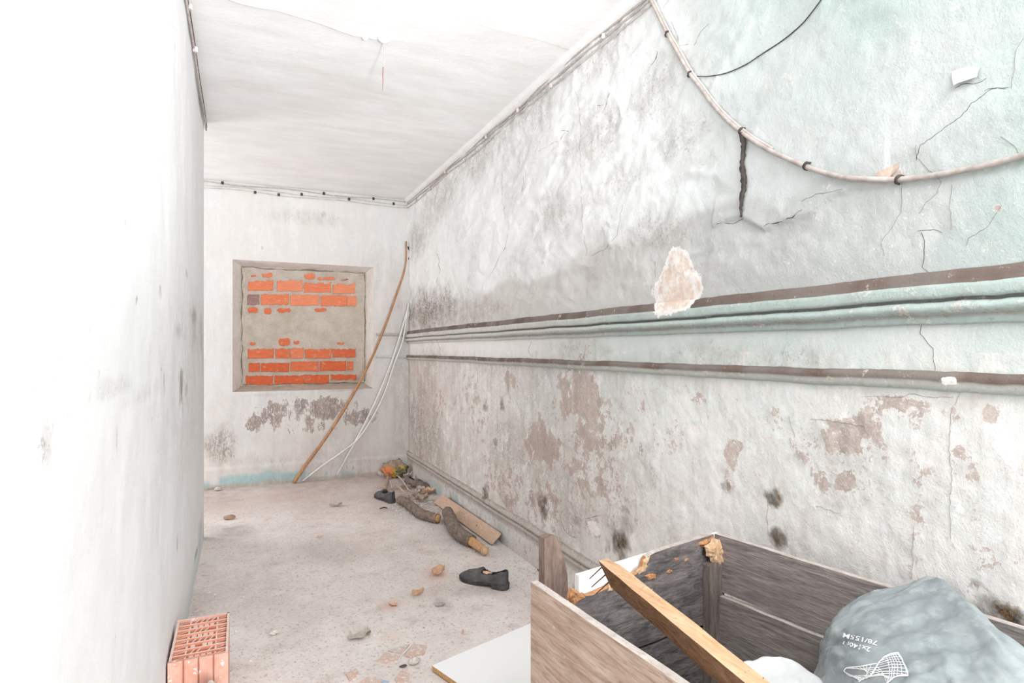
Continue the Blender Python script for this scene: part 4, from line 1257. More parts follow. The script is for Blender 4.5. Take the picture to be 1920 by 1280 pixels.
def bag():
    p = on_floor(742, 897)
    root = empty('plastic_packet', (1.40, 5.90, 0)); tag(root, 'crumpled yellow, green and orange plastic packet at the top of the corner heap', 'packet')
    t = NT('printed_packet_film'); v = t.coords()
    n_ = t.noise(v, 14, 5, .65)
    xyz = t.n('SeparateXYZ', Vector=v)
    col = t.mix(t.ramp(n_, .46, .50), C(218, 184, 84), C(120, 122, 84))
    om = t.math('ADD', t.math('MULTIPLY', xyz.outputs[0], -9.0), t.math('MULTIPLY', n_, .9))
    col = t.mix(t.ramp(om, .72, .78), col, C(232, 140, 82))
    tm_ = t.math('ADD', t.math('MULTIPLY', xyz.outputs[2], 7.0), t.math('MULTIPLY', n_, .8))
    col = t.mix(t.ramp(tm_, 1.14, 1.22), col, C(168, 146, 126))
    dust = t.ramp(t.noise(v, 38, 4), .5, .66)
    col = t.mix(t.math('MULTIPLY', dust, .6), col, C(196, 182, 166))
    film = t.done(col, .6, t.bump(t.noise(v, 45, 5), .9, .008))
    def lump(c, r, sq, mat, nm, seed, par):
        vs = []; nl, nr = 16, 24
        for j in range(nl + 1):
            ph = math.pi * j / nl
            for i in range(nr):
                a = 2 * math.pi * i / nr
                ca_, sa_ = math.cos(a) * math.sin(ph), math.sin(a) * math.sin(ph)
                k = r * (.35 + 1.2 * fbm(np.array([ca_ * 2 + math.cos(ph) * 1.3]), np.array([sa_ * 2 - math.cos(ph) * 1.3]), 2.4, 4, seed)[0])
                vs.append(c + Vector((ca_ * k * sq[0], sa_ * k * sq[1], math.cos(ph) * k * sq[2])))
        fs = [(j * nr + i, (j + 1) * nr + i, (j + 1) * nr + (i + 1) % nr, j * nr + (i + 1) % nr) for j in range(nl) for i in range(nr)]
        build(nm, vs, fs, mat, par, smooth=True)
    lump(Vector((1.40, 5.88, .078)), .125, (1.05, .62, .66), film, 'packet_film', 5, root)


bag()
hb = random.Random(4)
for i in range(34):
    u = hb.uniform(706, 800); v = hb.uniform(893, 946)
    if u < 756 and v > 908: continue
    p = on_floor(u, v)
    if p.x > 1.5: p.x = 1.48
    if p.y > 5.95: p.y = 5.9
    bn = hb.random() < .6
    leaf('dead_leaf' if bn else 'dusty_scrap', p + Vector((0, 0, hb.uniform(0, .03))), hb.uniform(.05, .12), M['leaf_brown'] if bn else M['scrap'],
         'crumpled brown dead leaf in the corner rubbish heap' if bn else 'pale dusty scrap in the corner rubbish heap', 'leaf' if bn else 'scrap', 'dead leaves in the corner heap' if bn else 'pale scraps in the corner heap', rz=hb.uniform(0, 6.3), curl=hb.uniform(.2, .6), asp=hb.uniform(.4, .8))
leaf('dry_leaf', on_floor(804, 925), .13, M['leaf'], 'large curled orange-tan leaf at the right end of the corner heap', 'leaf', rz=.2, curl=.5, asp=.7)
for i, (a, b, r, mt, lb) in enumerate([((722, 916), (728, 893), .018, M['leaf_brown'], 'short brown stick standing askew at the left of the corner heap'), ((744, 890), (766, 918), .008, M['scrap'], 'pale bent straw lying across the corner heap'),
                                       ((741, 910), (760, 925), .006, M['leaf'], 'reddish twig low in the corner heap behind the branch'), ((712, 950), (726, 947), .005, M['wire_dark'], 'tiny dark twig in front of the corner loafer'),
                                       ((735, 915), (729, 900), .008, M['scrap'], 'thin pale stalk sticking up behind the corner loafer')]):
    A_, B_ = on_floor(*a, .02), on_floor(*b, .03 if i in (2, 3) else .05)
    B_.y = min(B_.y, 5.93); A_.y = min(A_.y, 5.93); A_.x = min(A_.x, 1.5); B_.x = min(B_.x, 1.5)
    if i == 3: A_.z = B_.z = .006
    tag(MB().tube([A_, (A_ + B_) / 2 + Vector((.006, 0, .008)), B_], [r, r * .9, r * .7], 7, 4, .15).build('twig', mt, None, True), lb, 'twig')
for (pp_, lb) in (([(1008, 1067), (1014, 1072), (1022, 1074)], 'upper of two thin dark twigs on the floor beside the crate post'), ([(1011, 1078), (1017, 1077), (1023, 1076)], 'lower of two thin dark twigs on the floor beside the crate post')):
    tag(MB().tube([on_floor(u, v, .006) for u, v in pp_], .0035, 6, 3).build('twig', M['wire_dark'], None, True), lb, 'twig')

# plaster grit on the floor: uncountable
gm = MB(); gr = random.Random(9)


def crumb(p, r):
    vs = [p + Vector((gr.uniform(-1, 1), gr.uniform(-1, 1), 0)).normalized() * r * gr.uniform(.6, 1.2) for _ in range(3)]
    a = gr.uniform(0, 6)
    vs = [p + Vector((math.cos(a + k * 2.1) * r * gr.uniform(.6, 1.3), math.sin(a + k * 2.1) * r * gr.uniform(.6, 1.3), 0)) for k in range(3)] + [p + Vector((gr.uniform(-.3, .3) * r, gr.uniform(-.3, .3) * r, r * gr.uniform(.5, 1.1)))]
    gm.add(vs, [(0, 1, 3), (1, 2, 3), (2, 0, 3), (2, 1, 0)])


for i in range(900):
    y = gr.uniform(1.9, 5.2); x = 1.555 - abs(gr.gauss(0, .13))
    crumb(Vector((x, y, -.001)), gr.uniform(.002, .009))
for i in range(500):
    p = on_floor(gr.gauss(780, 30), gr.gauss(950, 14)); crumb(Vector((min(p.x, 1.55), min(p.y, 5.9), -.001)), gr.uniform(.003, .012))
for i in range(700):
    crumb(Vector((gr.uniform(-.15, 1.5), gr.uniform(1.9, 5.9), -.001)), gr.uniform(.0015, .006))
tag(gm.build('plaster_grit', M['grit']), 'white plaster grit scattered over the floor and along the right skirting', 'grit', kind='stuff')

# ------------------------------------------------------------------ hollow clay brick by the left wall
ZT_ = .25
b_c = [on_floor(432, 1143, ZT_), on_floor(426, 1222, ZT_), on_floor(303, 1245, ZT_), on_floor(331, 1167, ZT_)]
bx1 = (b_c[0].x + b_c[1].x) / 2; by0 = (b_c[1].y + b_c[2].y) / 2; by1 = (b_c[0].y + b_c[3].y) / 2; bx0 = XL + .009
hb_ = empty('hollow_brick', ((bx0 + bx1) / 2, (by0 + by1) / 2, 0)); tag(hb_, 'perforated orange clay block standing on end beside the left wall', 'brick')
wl = .008
W_, D_ = bx1 - bx0, by1 - by0
cxm, cym = (bx0 + bx1) / 2, (by0 + by1) / 2
hz = ZT_ / 2


def two_tone(o, side, rimm):
    o.data.materials.append(rimm)
    for p in o.data.polygons:
        if p.normal.z > .7: p.material_index = 1
    return o


m = MB()
m.box((cxm, by1 - wl / 2, hz), (W_ / 2, 0, 0), (0, wl / 2, 0), (0, 0, hz))
m.box((bx0 + wl / 2, cym, hz - .003), (wl / 2, 0, 0), (0, D_ / 2 - .001, 0), (0, 0, hz - .003))
m.box((bx1 - wl / 2, cym, hz), (wl / 2, 0, 0), (0, D_ / 2 - .001, 0), (0, 0, hz))
two_tone(m.build('shell', M['clay_face'], hb_), None, M['clay_rim'])
# near face with vertical grooves
pf = []
for x in np.linspace(bx0 - .0005, bx1 + .0005, 61):
    q_ = (x - bx0) / W_
    g = max(0, 1 - abs(((q_ * 4 + .5) % 1) - .5) / .07) if .06 < q_ < .94 else 0
    pf.append((x, by0 - .001 + .009 * g))
MB().slab([(x, y, ZT_ - .001) for x, y in pf] + [(bx1 + .0005, by0 + wl + .006, ZT_ - .001), (bx0 - .0005, by0 + wl + .006, ZT_ - .001)], (0, 0, -ZT_ + .001)).build('ribbed_face', M['clay_face'], hb_)
webm = MB()
rows = 8
yr = np.linspace(by0 + wl, by1 - wl, rows + 1)
tw_ = .0036
xi0, xi1 = bx0 + .046, bx1 - .040
hw = ZT_ / 2 - .002
for y in yr[1:-1]:
    webm.box((cxm, y, hw), (W_ / 2 - wl, 0, 0), (0, tw_, 0), (0, 0, hw))
for i in range(rows):
    ya_, yb_ = yr[i], yr[i + 1]; yc_ = (ya_ + yb_) / 2
    nc_ = 5
    for k in range(0, nc_ + 1):
        if 0 < k < nc_ and random.random() < .12: continue
        x = xi0 + (xi1 - xi0) * k / nc_
        if i % 2:
            webm.box((x, yc_, hw - .002), (tw_ * .8, 0, 0), (.009 if 0 < k < nc_ else 0, (yb_ - ya_) / 2, 0), (0, 0, hw - .002))
        else:
            webm.box((x, yc_, hw - .003), (tw_ * 2.0 if 0 < k < nc_ else tw_, 0, 0), (0, (yb_ - ya_) / 2, 0), (0, 0, hw - .003))
    for xs_, xe_ in ((bx0 + wl, xi0), (xi1, bx1 - wl)):
        for dy in (-.25, .25):
            webm.box(((xs_ + xe_) / 2, yc_ + dy * (yb_ - ya_), hw - .003), ((xe_ - xs_) / 2, .006, 0), (0, tw_ * .6, 0), (0, 0, hw - .003))
two_tone(webm.build('webs', M['clay'], hb_), None, M['clay_rim'])
MB().box((cxm, cym, .108), (W_ / 2 - wl, 0, 0), (0, D_ / 2 - wl, 0), (0, 0, .108)).build('core', M['clay'], hb_)
chunk('rubble_piece', Vector((bx1 - .055, by0 - .085, 0)), .075, M['stone'], 'broken whitish masonry lump in front of the clay block', 'rubble', sq=(.8, .75, 1.55), seed=12)

# ------------------------------------------------------------------ white boards
c0, c1, c2 = on_floor(810, 1247, .022), on_floor(995, 1168, .022), on_floor(848, 1282, .022)
e1 = (c1 - c0).normalized(); e2 = Vector((e1.y, -e1.x, 0))
wb = empty('white_board', (c0.x, c0.y, 0)); tag(wb, 'white melamine board lying flat on the floor behind the crate', 'board')
q4 = [c0, c0 + e1 * .80, c0 + e1 * .80 + e2 * .42, c0 + e2 * .42]
MB().slab(q4, (0, 0, -.0012)).build('white_face', M['melamine'], wb)
MB().slab([p - Vector((0, 0, .0012)) for p in q4], (0, 0, -.0185)).build('chipboard_core', M['chipboard'], wb)

# ------------------------------------------------------------------ broken wooden crate
ZR = CZ - .60                                   # rim height
def at_z(u, v, z): return on_floor(u, v, z)
NL = at_z(995, 1090, ZR); FR = at_z(1340, 1000, ZR); NR = at_z(1920, 1180, ZR); SL = at_z(1270, 1280, ZR)
ld = (SL - NL).normalized(); rd = (NR - FR).normalized()
crate = empty('wooden_crate', ((NL.x + FR.x) / 2, NL.y - .45, 0)); tag(crate, 'large broken wooden crate of dark weathered boards against the right wall', 'crate')
TH = .020
LEN = .86
# left side: outer face at NL..., one wide board plus lower board
ln = Vector((ld.y, -ld.x, 0))
if ln.x > 0: ln = -ln
def side_panel(name, start, d, n, z0, z1, mat, length=LEN, waver=.0, edge=None):
    """upright board running along d; n points outwards"""
    k = 14; pts = []
    for i in range(k + 1):
        t = i / k
        pts.append(start + d * (length * t) + Vector((0, 0, z1 - start.z + (random.uniform(-waver, waver)))))
    for i in range(k, -1, -1):
        t = i / k
        pts.append(start + d * (length * t) + Vector((0, 0, z0 - start.z + (random.uniform(-waver, waver)))))
    o = MB().slab(pts, n * -TH).build(name, mat, crate)
    if edge:
        o.data.materials.append(edge)
        for p in o.data.polygons:
            if abs(p.normal.z) > .8: p.material_index = 1
    return o


side_panel('side_board', NL, ld, ln, .25, ZR, M['side_out'], waver=.0015, edge=M['edge_pale'])
side_panel('side_board', NL, ld, ln, 0.0, .243, M['side_out'], waver=.0015, edge=M['edge_pale'])
rn = Vector((-rd.y, rd.x, 0))
if rn.x < 0: rn = -rn
# right side: inner face seen
split = ZR - .185
side_panel('side_board', FR + rn * TH, rd, rn, split + .004, ZR, M['dark_y'], waver=.001, edge=M['edge_pale'])
side_panel('side_board', FR + rn * (TH - .012), rd, rn, split - .20, split - .006, M['dark_y'], waver=.002, edge=M['edge_pale'])
side_panel('side_board', FR + rn * (TH - .010), rd, rn, 0, split - .206, M['dark_y'], waver=.002, edge=M['edge_pale'])
# far end, inner face through NL-FR
ed = (FR - NL); ed.z = 0; EL = ed.length; ed.normalize(); en = Vector((-ed.y, ed.x, 0))
if en.y < 0: en = -en
E0 = NL + Vector((0, 0, 0)) + ed * TH


def on_end(u, v): return on_plane(u, v, E0, en)


top = [(1338, 1001), (1310, 1010), (1280, 1019), (1250, 1028), (1228, 1036), (1214, 1044), (1210, 1056), (1206, 1068), (1196, 1074), (1188, 1080), (1176, 1082), (1166, 1086), (1150, 1098), (1138, 1103), (1124, 1110), (1110, 1116), (1096, 1118), (1084, 1126), (1074, 1134), (1068, 1128)]
P_top = [on_end(*p) for p in top]
bot_z = on_end(1336, 1165).z
P_bot = []
for t in np.linspace(0, 1, 14):
    q = E0 + ed * ((EL - TH) * t)
    q.z = bot_z + random.uniform(-.004, .004) + .02 * (1 - t); P_bot.append(q)
# board: the broken upper end board
ub = P_top + [E0 + ed * .012 + Vector((0, 0, on_end(1068, 1128).z - E0.z))] + P_bot
o = MB().slab(ub, en * TH).build('end_board', M['dark_x'], crate)
o.data.materials.append(M['raw_orange']); o.data.materials.append(M['edge_pale'])
for i, p in enumerate(o.data.polygons):
    if 2 <= i < 2 + 5: p.material_index = 2
    elif 2 + 5 <= i < 2 + 21: p.material_index = 1
lb_ = []
for q in P_bot: lb_.append(Vector((q.x, q.y, q.z - .010)))
lb2 = lb_ + [Vector((P_bot[-1].x, P_bot[-1].y, 0)), Vector((P_bot[0].x, P_bot[0].y, 0))]
MB().slab(lb2, en * TH).build('end_board', M['dark_x'], crate)
# standing splinter at the near corner
sp = [(1021, 1010), (1034, 1003), (1046, 1006), (1052, 1030), (1060, 1056), (1064, 1076), (1066, 1120), (1040, 1200), (1021, 1200)]
E0b = E0 + en * .001
o = MB().slab([on_plane(u, v, E0b, en) for u, v in sp], en * .026).build('broken_post', M['post'], crate)
o.data.materials.append(M['side_out'])
for p in o.data.polygons:
    if p.normal.x < -.5: p.material_index = 1
# corner post at the far right
pc = FR - ed * .005
cp0 = on_plane(1331, 1062, E0 - en * .03, en); cp1 = on_plane(1357, 1062, E0 - en * .03, en)
pst = [on_plane(u, v, E0 - en * .028, en) for u, v in [(1331, 1062), (1344, 1052), (1358, 1040), (1362, 1225), (1336, 1235)]]
zlo = .02
pp = pst[:3] + [Vector((pst[2].x, pst[2].y, zlo)), Vector((pst[0].x, pst[0].y, zlo))]
MB().slab(pp, en * .027).build('corner_post', wood('grey_post', (104, 94, 90), (148, 136, 128), (6, 6, 1), 10, .5), crate)
# torn raw wood patches
def torn(px, mat, off=.004, par=crate, nm='torn_wood', jag=2.0, pl=None):
    pl = E0 if pl is None else pl
    P_ = []
    for i in range(len(px)):
        a, b = px[i], px[(i + 1) % len(px)]
        for t in (0, .33, .66):
            P_.append(on_plane(a[0] + (b[0] - a[0]) * t + random.uniform(-jag, jag), a[1] + (b[1] - a[1]) * t + random.uniform(-jag, jag), pl, en))
    c = sum(P_, Vector()) / len(P_)
    n_ = len(P_)
    vs = [p + en * .002 for p in P_] + [c + (p - c) * .62 - en * off * random.uniform(.4, 1.3) for p in P_] + [c - en * off * .6]
    fs = []
    for i in range(n_):
        k = (i + 1) % n_
        fs += [(i, k, k + n_, i + n_), (i + n_, k + n_, 2 * n_)]
    return build(nm, vs, fs, mat, par)


torn([(1308, 1016), (1328, 1008), (1338, 1004), (1338, 1034), (1330, 1030), (1322, 1026), (1312, 1026)], M['raw_orange'], .012)
torn([(1322, 1024), (1336, 1010), (1350, 1010), (1357, 1030), (1356, 1060), (1346, 1066), (1336, 1054), (1326, 1042)], M['raw_wood'], .012, pl=E0 - en * .022)
torn([(1206, 1078), (1222, 1072), (1234, 1074), (1230, 1084), (1214, 1088)], M['raw_orange'], .003)
torn([(1244, 1072), (1256, 1067), (1262, 1069), (1254, 1076)], M['raw_orange'], .003)
torn([(1264, 1046), (1272, 1044), (1272, 1050), (1266, 1052)], M['raw_orange'], .003, jag=1)
torn([(1284, 1046), (1290, 1046), (1288, 1052), (1282, 1052)], M['raw_orange'], .003, jag=1)
torn([(1066, 1102), (1080, 1106), (1094, 1112), (1098, 1120), (1084, 1130), (1070, 1136), (1064, 1120)], M['raw_orange'], .010)
torn([(1142, 1096), (1152, 1092), (1156, 1100), (1148, 1108), (1138, 1110)], M['raw_wood'], .006)
torn([(1194, 1072), (1204, 1060), (1210, 1046), (1220, 1040), (1214, 1056), (1208, 1072), (1196, 1078)], M['raw_wood'], .006)
torn([(1216, 1106), (1224, 1102), (1222, 1110)], M['raw_wood'], .003, jag=1)
# near end board (closing the crate towards the viewer) and bottom
NE0 = NL + ld * LEN; NE1 = FR + rd * LEN
MB().slab([Vector((NE0.x, NE0.y, 0)), Vector((NE1.x, NE1.y, 0)), Vector((NE1.x, NE1.y, ZR)), Vector((NE0.x, NE0.y, ZR))], Vector((0, -TH, 0))).build('end_board', M['dark_x'], crate)
MB().slab([Vector((p.x, p.y, .012)) for p in (NL + ed * .02, FR, NE1, NE0 + Vector((.02, 0, 0)))], (0, 0, .012)).build('bottom_board', M['dark_y'], crate)
# small white paint scrape on the right board
# ------------------------------------------------------------------ white board behind the crate end
WB0 = E0 + en * (TH + .004)
def on_wb(u, v): return on_plane(u, v, WB0, en)
wb2 = empty('white_board', (on_wb(1200, 1100).x, on_wb(1200, 1100).y, 0)); tag(wb2, 'white board standing upright against the outer far end of the crate', 'board')
q0, q1 = on_wb(1085, 1079), on_wb(1349, 999)
zt2 = (q0.z + q1.z) / 2
qq = [Vector((q0.x, q0.y, q0.z)), Vector((q1.x, q1.y, q1.z)), Vector((q1.x, q1.y, .02)), Vector((q0.x, q0.y, .0))]
MB().slab(qq, en * .016).build('white_face', M['melamine'], wb2)

# ------------------------------------------------------------------ loose plank across the crate
pk0, pk1 = at_depth(1133, 1062, 1.585), at_depth(1440, 1318, .96)
plank = empty('loose_plank', pk0); tag(plank, 'orange pine plank with bent nails laid slanting across the open crate', 'plank')
pd = (pk1 - pk0).normalized(); pk1 = pk1 + pd * .20
sidev = pd.cross(Vector((0, 0, 1))).normalized()
if sidev.x < 0: sidev = -sidev
upv2 = sidev.cross(pd).normalized()
if upv2.z < 0: upv2 = -upv2
roll = math.radians(-9)
su = (sidev * math.cos(roll) - upv2 * math.sin(roll)) * .0175
uu = (upv2 * math.cos(roll) + sidev * math.sin(roll)) * .0235
Lp = (pk1 - pk0).length
nsg = 12; vs = []
for i in range(nsg + 1):
    c = pk0 + pd * (Lp * i / nsg)
    e = 1.0 if i else .82
    j = lambda: Vector((random.uniform(-.0008, .0008),) * 3)
    sh = pd * (.0) if i else Vector((0, 0, 0))
    vs += [c - su * e - uu * e + j() + (pd * .05 if i == 0 else sh), c + su * e - uu * e + j() + (pd * .05 if i == 0 else sh), c + su * e + uu * e + j(), c - su * e + uu * e + j()]
fs = [(i * 4 + k, i * 4 + (k + 1) % 4, (i + 1) * 4 + (k + 1) % 4, (i + 1) * 4 + k) for i in range(nsg) for k in range(4)] + [(3, 2, 1, 0), tuple(nsg * 4 + k for k in range(4))]
pb = build('plank_body', vs, fs, M['plank'], plank)
pb.data.materials.append(M['plank_shade'])
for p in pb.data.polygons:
    if p.normal.dot(su.normalized()) < -.6 or p.normal.dot(uu.normalized()) < -.6: p.material_index = 1  # left side and underside get the darker wood as painted shade
for (f, h, ln_) in ((.012, .006, .030), (.035, -.006, .034), (.055, -.018, .032)):
    b = pk0 + pd * f - su + Vector((0, 0, h))
    MB().tube([b + su * .3, b - su.normalized() * ln_ + Vector((0, 0, -.022))], [.0018, .0012], 6, 1).build('nail', M['nail'], plank, smooth=True)
kn = pk0 + pd * (Lp * .88) + uu * 1.0 + su * .2
MB().tube([kn - uu.normalized() * .001, kn + uu.normalized() * .0008], [.006, .005], 8, 1, .2).build('knot', M['wire_dark'], plank)

# ------------------------------------------------------------------ sack and cloth in the crate
rowsP = [
    [(1652, 1150, 1.53), (1700, 1140, 1.515), (1757, 1130, 1.475), (1808, 1160, 1.39), (1875, 1225, 1.27), (1965, 1300, 1.17)],
    [(1648, 1112, 1.505), (1700, 1100, 1.495), (1755, 1078, 1.455), (1798, 1118, 1.37), (1858, 1170, 1.25), (1950, 1255, 1.12)],
    [(1597, 1137, 1.45), (1650, 1128, 1.43), (1720, 1126, 1.385), (1790, 1150, 1.30), (1850, 1200, 1.18), (1930, 1290, 1.05)],
    [(1571, 1172, 1.40), (1625, 1170, 1.34), (1700, 1182, 1.27), (1770, 1210, 1.19), (1830, 1255, 1.10), (1900, 1335, 1.0)],
    [(1566, 1212, 1.37), (1610, 1216, 1.27), (1685, 1235, 1.19), (1755, 1265, 1.11), (1812, 1310, 1.03), (1880, 1390, .95)],
    [(1552, 1246, 1.35), (1596, 1260, 1.235), (1668, 1288, 1.12), (1735, 1320, 1.04), (1795, 1365, .98), (1865, 1440, .92)],
    [(1530, 1290, 1.34), (1580, 1320, 1.215), (1650, 1350, 1.07), (1720, 1385, .98), (1780, 1430, .94), (1850, 1500, .89)]]
CP = [[at_depth(*p) for p in r] for r in rowsP]
for r in CP:                                    # hanging left side and tucked right side
    a = r[0]
    r.insert(0, a + Vector((.02, .05, -.07))); r.insert(0, a + Vector((.045, .07, -.22)))
    b = r[-1]
    r.append(b + Vector((.05, -.02, -.08)))
for r in CP:
    for q in r: q.x = min(q.x, XR - .04)


def cr(p0, p1, p2, p3, t):
    return 0.5 * ((2 * p1) + (p2 - p0) * t + (2 * p0 - 5 * p1 + 4 * p2 - p3) * t * t + (3 * p1 - p0 - 3 * p2 + p3) * t ** 3)


def surf(a, b):
    """a across columns, b down rows (control index units)"""
    nr, nc = len(CP), len(CP[0])
    i = min(int(b), nr - 2); tb_ = b - i
    jx = min(int(a), nc - 2); ta = a - jx
    rowp = []
    for k in (-1, 0, 1, 2):
        r = CP[min(max(i + k, 0), nr - 1)]
        q = [r[min(max(jx + m_, 0), nc - 1)] for m_ in (-1, 0, 1, 2)]
        rowp.append(cr(*q, ta))
    return cr(*rowp, tb_)


NA, NB = 110, 84
nc, nr = len(CP[0]), len(CP)
G = [[surf(a, b) for a in np.linspace(0, nc - 1.0001, NA)] for b in np.linspace(0, nr - 1.0001, NB)]
aa, bb = np.meshgrid(np.linspace(0, nc - 1, NA), np.linspace(0, nr - 1, NB))
wr = (fbm(aa.ravel() + .5 * bb.ravel(), bb.ravel() - .3 * aa.ravel(), .8, 4, 91) - .5) * .030 + (1 - np.abs(fbm(aa.ravel() * 1.0 + bb.ravel(), bb.ravel(), 1.3, 3, 92) * 2 - 1) - .6) * .016
wr = wr.reshape(NB, NA)
SV = []
for j in range(NB):
    for i in range(NA):
        d1_ = G[j][min(i + 1, NA - 1)] - G[j][max(i - 1, 0)]; d2_ = G[min(j + 1, NB - 1)][i] - G[max(j - 1, 0)][i]
        nn = d1_.cross(d2_).normalized()
        if nn.z < 0 and i > 14: nn = -nn
        SV.append((G[j][i] + nn * float(wr[j, i]) * float(np.clip(j / 18, .12, 1)), nn))


def sack_mat(name, c1, c2, c3):
    t = NT(name); v = t.coords((1, 1, 1))
    a = t.noise(t.coords((1, 2.2, 1.2)), 5, 6, .65, .5); b = t.noise(v, 22, 5, .6)
    col = t.mix(t.ramp(a, .35, .65), C(*c1), C(*c2))
    col = t.mix(t.math('MULTIPLY', t.ramp(b, .52, .68), .5), col, C(*c3))
    weave = t.noise(t.coords((1, 1, 1)), 240, 2)
    return t.done(col, .85, t.bump(t.math('ADD', b, t.math('MULTIPLY', weave, .3)), .25, .004))


sack = empty('woven_sack', (1.35, .85, 0)); tag(sack, 'grey-blue crumpled sack with white print spilling over the crate rim', 'sack')
ms = sack_mat('grey_blue_cloth', (134, 142, 145), (162, 169, 171), (186, 189, 188))
so = build('cloth_body', [s[0] for s in SV], grid_faces(NA, NB), ms, sack, smooth=True)
sm = so.modifiers.new('thickness', 'SOLIDIFY'); sm.thickness = .003; sm.offset = 0


def proj(p):
    d = p - Vector((0, 0, CZ)); t = d.x * SA + d.y * CA
    return U0 + F_PX * (d.x * CA - d.y * SA) / t, V0 - F_PX * d.z / t


PX = np.array([proj(s[0]) for s in SV])


from mathutils.bvhtree import BVHTree
SACK_BVH = BVHTree.FromPolygons([q[0] for q in SV], grid_faces(NA, NB))


def on_sack(u, v, off=.008):
    o = Vector((0, 0, CZ)); d = ray(u, v).normalized()
    h, nrm_, idx, dist_ = SACK_BVH.ray_cast(o, d)
    if h is None:
        h = SV[int(np.argmin((PX[:, 0] - u) ** 2 + (PX[:, 1] - v) ** 2))][0]; nrm_ = Vector((0, 0, 1))
    if nrm_.dot(d) > 0: nrm_ = -nrm_
    return h + nrm_ * .0028


M['print'] = NT('white_print').done(C(244, 244, 244), .8)


def print_text(txt, p_a, p_b, height):
    """white lettering printed on the cloth; baseline from p_a to p_b (pixels on the cloth), upside down to the viewer"""
    cu = bpy.data.curves.new('lettering', 'FONT'); cu.body = txt; cu.size = 1.0; cu.resolution_u = 2; cu.offset = .018
    ob = bpy.data.objects.new('lettering_source', cu); COL.objects.link(ob)
    dg = bpy.context.evaluated_depsgraph_get(); me = bpy.data.meshes.new_from_object(ob.evaluated_get(dg))
    vs = [v.co.copy() for v in me.vertices]; fs = [tuple(p.vertices) for p in me.polygons]
    bpy.data.objects.remove(ob); bpy.data.meshes.remove(me)
    x1 = max(v.x for v in vs); ax_, ay_ = p_b[0] - p_a[0], p_b[1] - p_a[1]; ln2 = math.hypot(ax_, ay_)
    ux, uy = ax_ / ln2, ay_ / ln2; vx, vy = uy, -ux
    out = []
    for v in vs:
        s = v.x / x1 * ln2; h = v.y * height
        out.append(on_sack(p_a[0] + ux * s + vx * h, p_a[1] + uy * s + vy * h))
    build('printed_lettering', out, fs, M['print'], sack)


print_text('78/155M', (1647, 1204), (1584, 1187), 12.5)
print_text('2x140N', (1634, 1216), (1584, 1202), 11.5)
LG = MB()


def line_px(pts, wpx=1.6):
    pts = [Vector((u, v, 0)) for u, v in pts]; pts = smooth_path(pts, 5)
    vs = []
    for i, p in enumerate(pts):
        d = (pts[min(i + 1, len(pts) - 1)] - pts[max(i - 1, 0)]).normalized(); s = Vector((-d.y, d.x, 0)) * wpx * .5
        vs += [on_sack(p.x + s.x, p.y + s.y), on_sack(p.x - s.x, p.y - s.y)]
    LG.add(vs, [(2 * i, 2 * i + 1, 2 * i + 3, 2 * i + 2) for i in range(len(pts) - 1)])


def cz_(x, y): return (1560 + x / 9.6, 1160 + y / 9.6)
Tp = [cz_(*p) for p in [(960, 700), (1040, 660), (1120, 640), (1205, 630)]]
Rt = [cz_(*p) for p in [(1205, 630), (1270, 740), (1330, 880), (1395, 1050)]]
Lf = [cz_(*p) for p in [(960, 700), (860, 800), (790, 920), (700, 1040), (560, 1100), (500, 1150)]]
Bt = [cz_(*p) for p in [(1395, 1050), (1260, 1040), (1130, 1070), (1050, 1140), (980, 1200)]]
for p in (Tp, Rt, Lf, Bt): line_px(p, 2.6)
def along(path, t):
    q = smooth_path([Vector((u, v, 0)) for u, v in path], 8); k = t * (len(q) - 1); i = min(int(k), len(q) - 2)
    r = q[i].lerp(q[i + 1], k - i); return (r.x, r.y)
for t in (.12, .24, .36, .48, .60, .72, .84, .94):      # lines across, right edge to left edge
    a, b = along(Rt, t), along(Lf, t * .62)
    line_px([a, ((a[0] + b[0]) / 2 + 2, (a[1] + b[1]) / 2 - 3), b], 1.2)
for t in (.15, .3, .45, .6, .75, .9):                    # lines down
    a, b = along(Tp, t) if t < .99 else Rt[0], along(Bt, 1 - t)
    line_px([a, ((a[0] + b[0]) / 2 + 5, (a[1] + b[1]) / 2), b], 1.2)
for t in (.2, .35, .5, .65, .8):
    a = along(Lf, .2 + t * .6); b = along(Bt, .95 - t * .5); line_px([a, ((a[0] + b[0]) / 2, (a[1] + b[1]) / 2 - 4), b], 1.0)
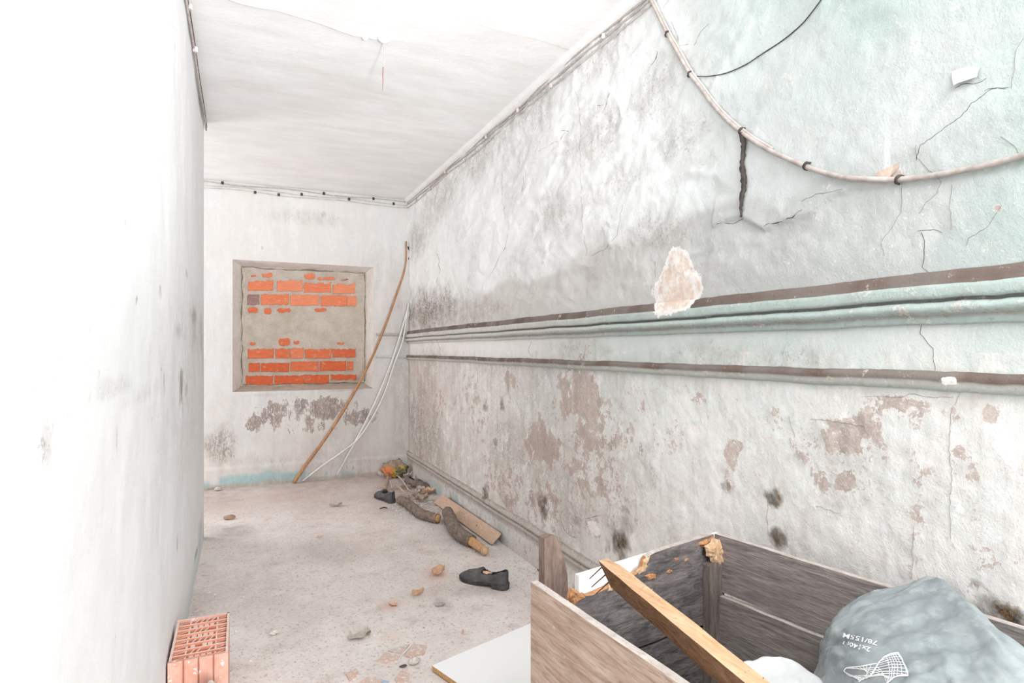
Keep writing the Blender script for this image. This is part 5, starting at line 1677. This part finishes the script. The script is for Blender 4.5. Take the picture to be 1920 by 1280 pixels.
# wing to the left
wing = [cz_(*p) for p in [(230, 930), (300, 880), (480, 860), (640, 845), (820, 820)]]
wb_ = [cz_(*p) for p in [(230, 930), (330, 1010), (430, 1070), (520, 1110)]]
line_px(wing, 2.2); line_px(wb_, 2.0)
for t in (.1, .22, .34, .46, .58, .70, .82):
    a = along(wing, .12 + t * .9 if t < .9 else 1); b = along(Lf, min(.32 + .5 * t, 1)); c_ = along(wb_, t)
    line_px([a, ((a[0] + b[0]) / 2, (a[1] + b[1]) / 2 + 1), b], 1.1)
    line_px([c_, ((c_[0] + along(Lf, .75)[0]) / 2, (c_[1] + along(Lf, .75)[1]) / 2), along(Lf, .55 + .4 * t)], 1.0)
LG.build('printed_net_logo', M['print'], sack)

# paler cloth lower down in the crate
rowsC = [[(1385, 1262, 1.32), (1412, 1242, 1.36), (1440, 1236, 1.38), (1480, 1246, 1.38), (1520, 1268, 1.36), (1560, 1300, 1.34)],
         [(1380, 1275, 1.27), (1412, 1262, 1.30), (1450, 1262, 1.32), (1490, 1270, 1.32), (1530, 1295, 1.30), (1570, 1320, 1.28)],
         [(1370, 1330, 1.20), (1410, 1320, 1.22), (1450, 1320, 1.24), (1490, 1330, 1.24), (1540, 1350, 1.22), (1570, 1380, 1.20)],
         [(1350, 1420, 1.10), (1400, 1410, 1.12), (1450, 1410, 1.14), (1500, 1420, 1.14), (1540, 1440, 1.12), (1570, 1460, 1.10)]]
CP_save = CP
CP = [[at_depth(*p) for p in r] for r in rowsC]
CP.insert(0, [p + Vector((0, .03, -.10)) for p in CP[0]])
for r in CP: r.insert(0, r[0] + Vector((-.03, 0, -.12)))
G2 = [surf(a, b) for b in np.linspace(0, len(CP) - 1.0001, 40) for a in np.linspace(0, len(CP[0]) - 1.0001, 50)]
g2 = np.array([tuple(p) for p in G2])
g2[:, 2] += (fbm(g2[:, 0], g2[:, 1], 12, 4, 95) - .5) * .02
clo = build('crumpled_cloth', g2.tolist(), grid_faces(50, 40), sack_mat('pale_grey_cloth', (206, 206, 206), (226, 226, 226), (190, 190, 194)), None, smooth=True)
tag(clo, 'pale grey crumpled cloth inside the crate beside the slanting plank', 'cloth')
sm = clo.modifiers.new('thickness', 'SOLIDIFY'); sm.thickness = .004
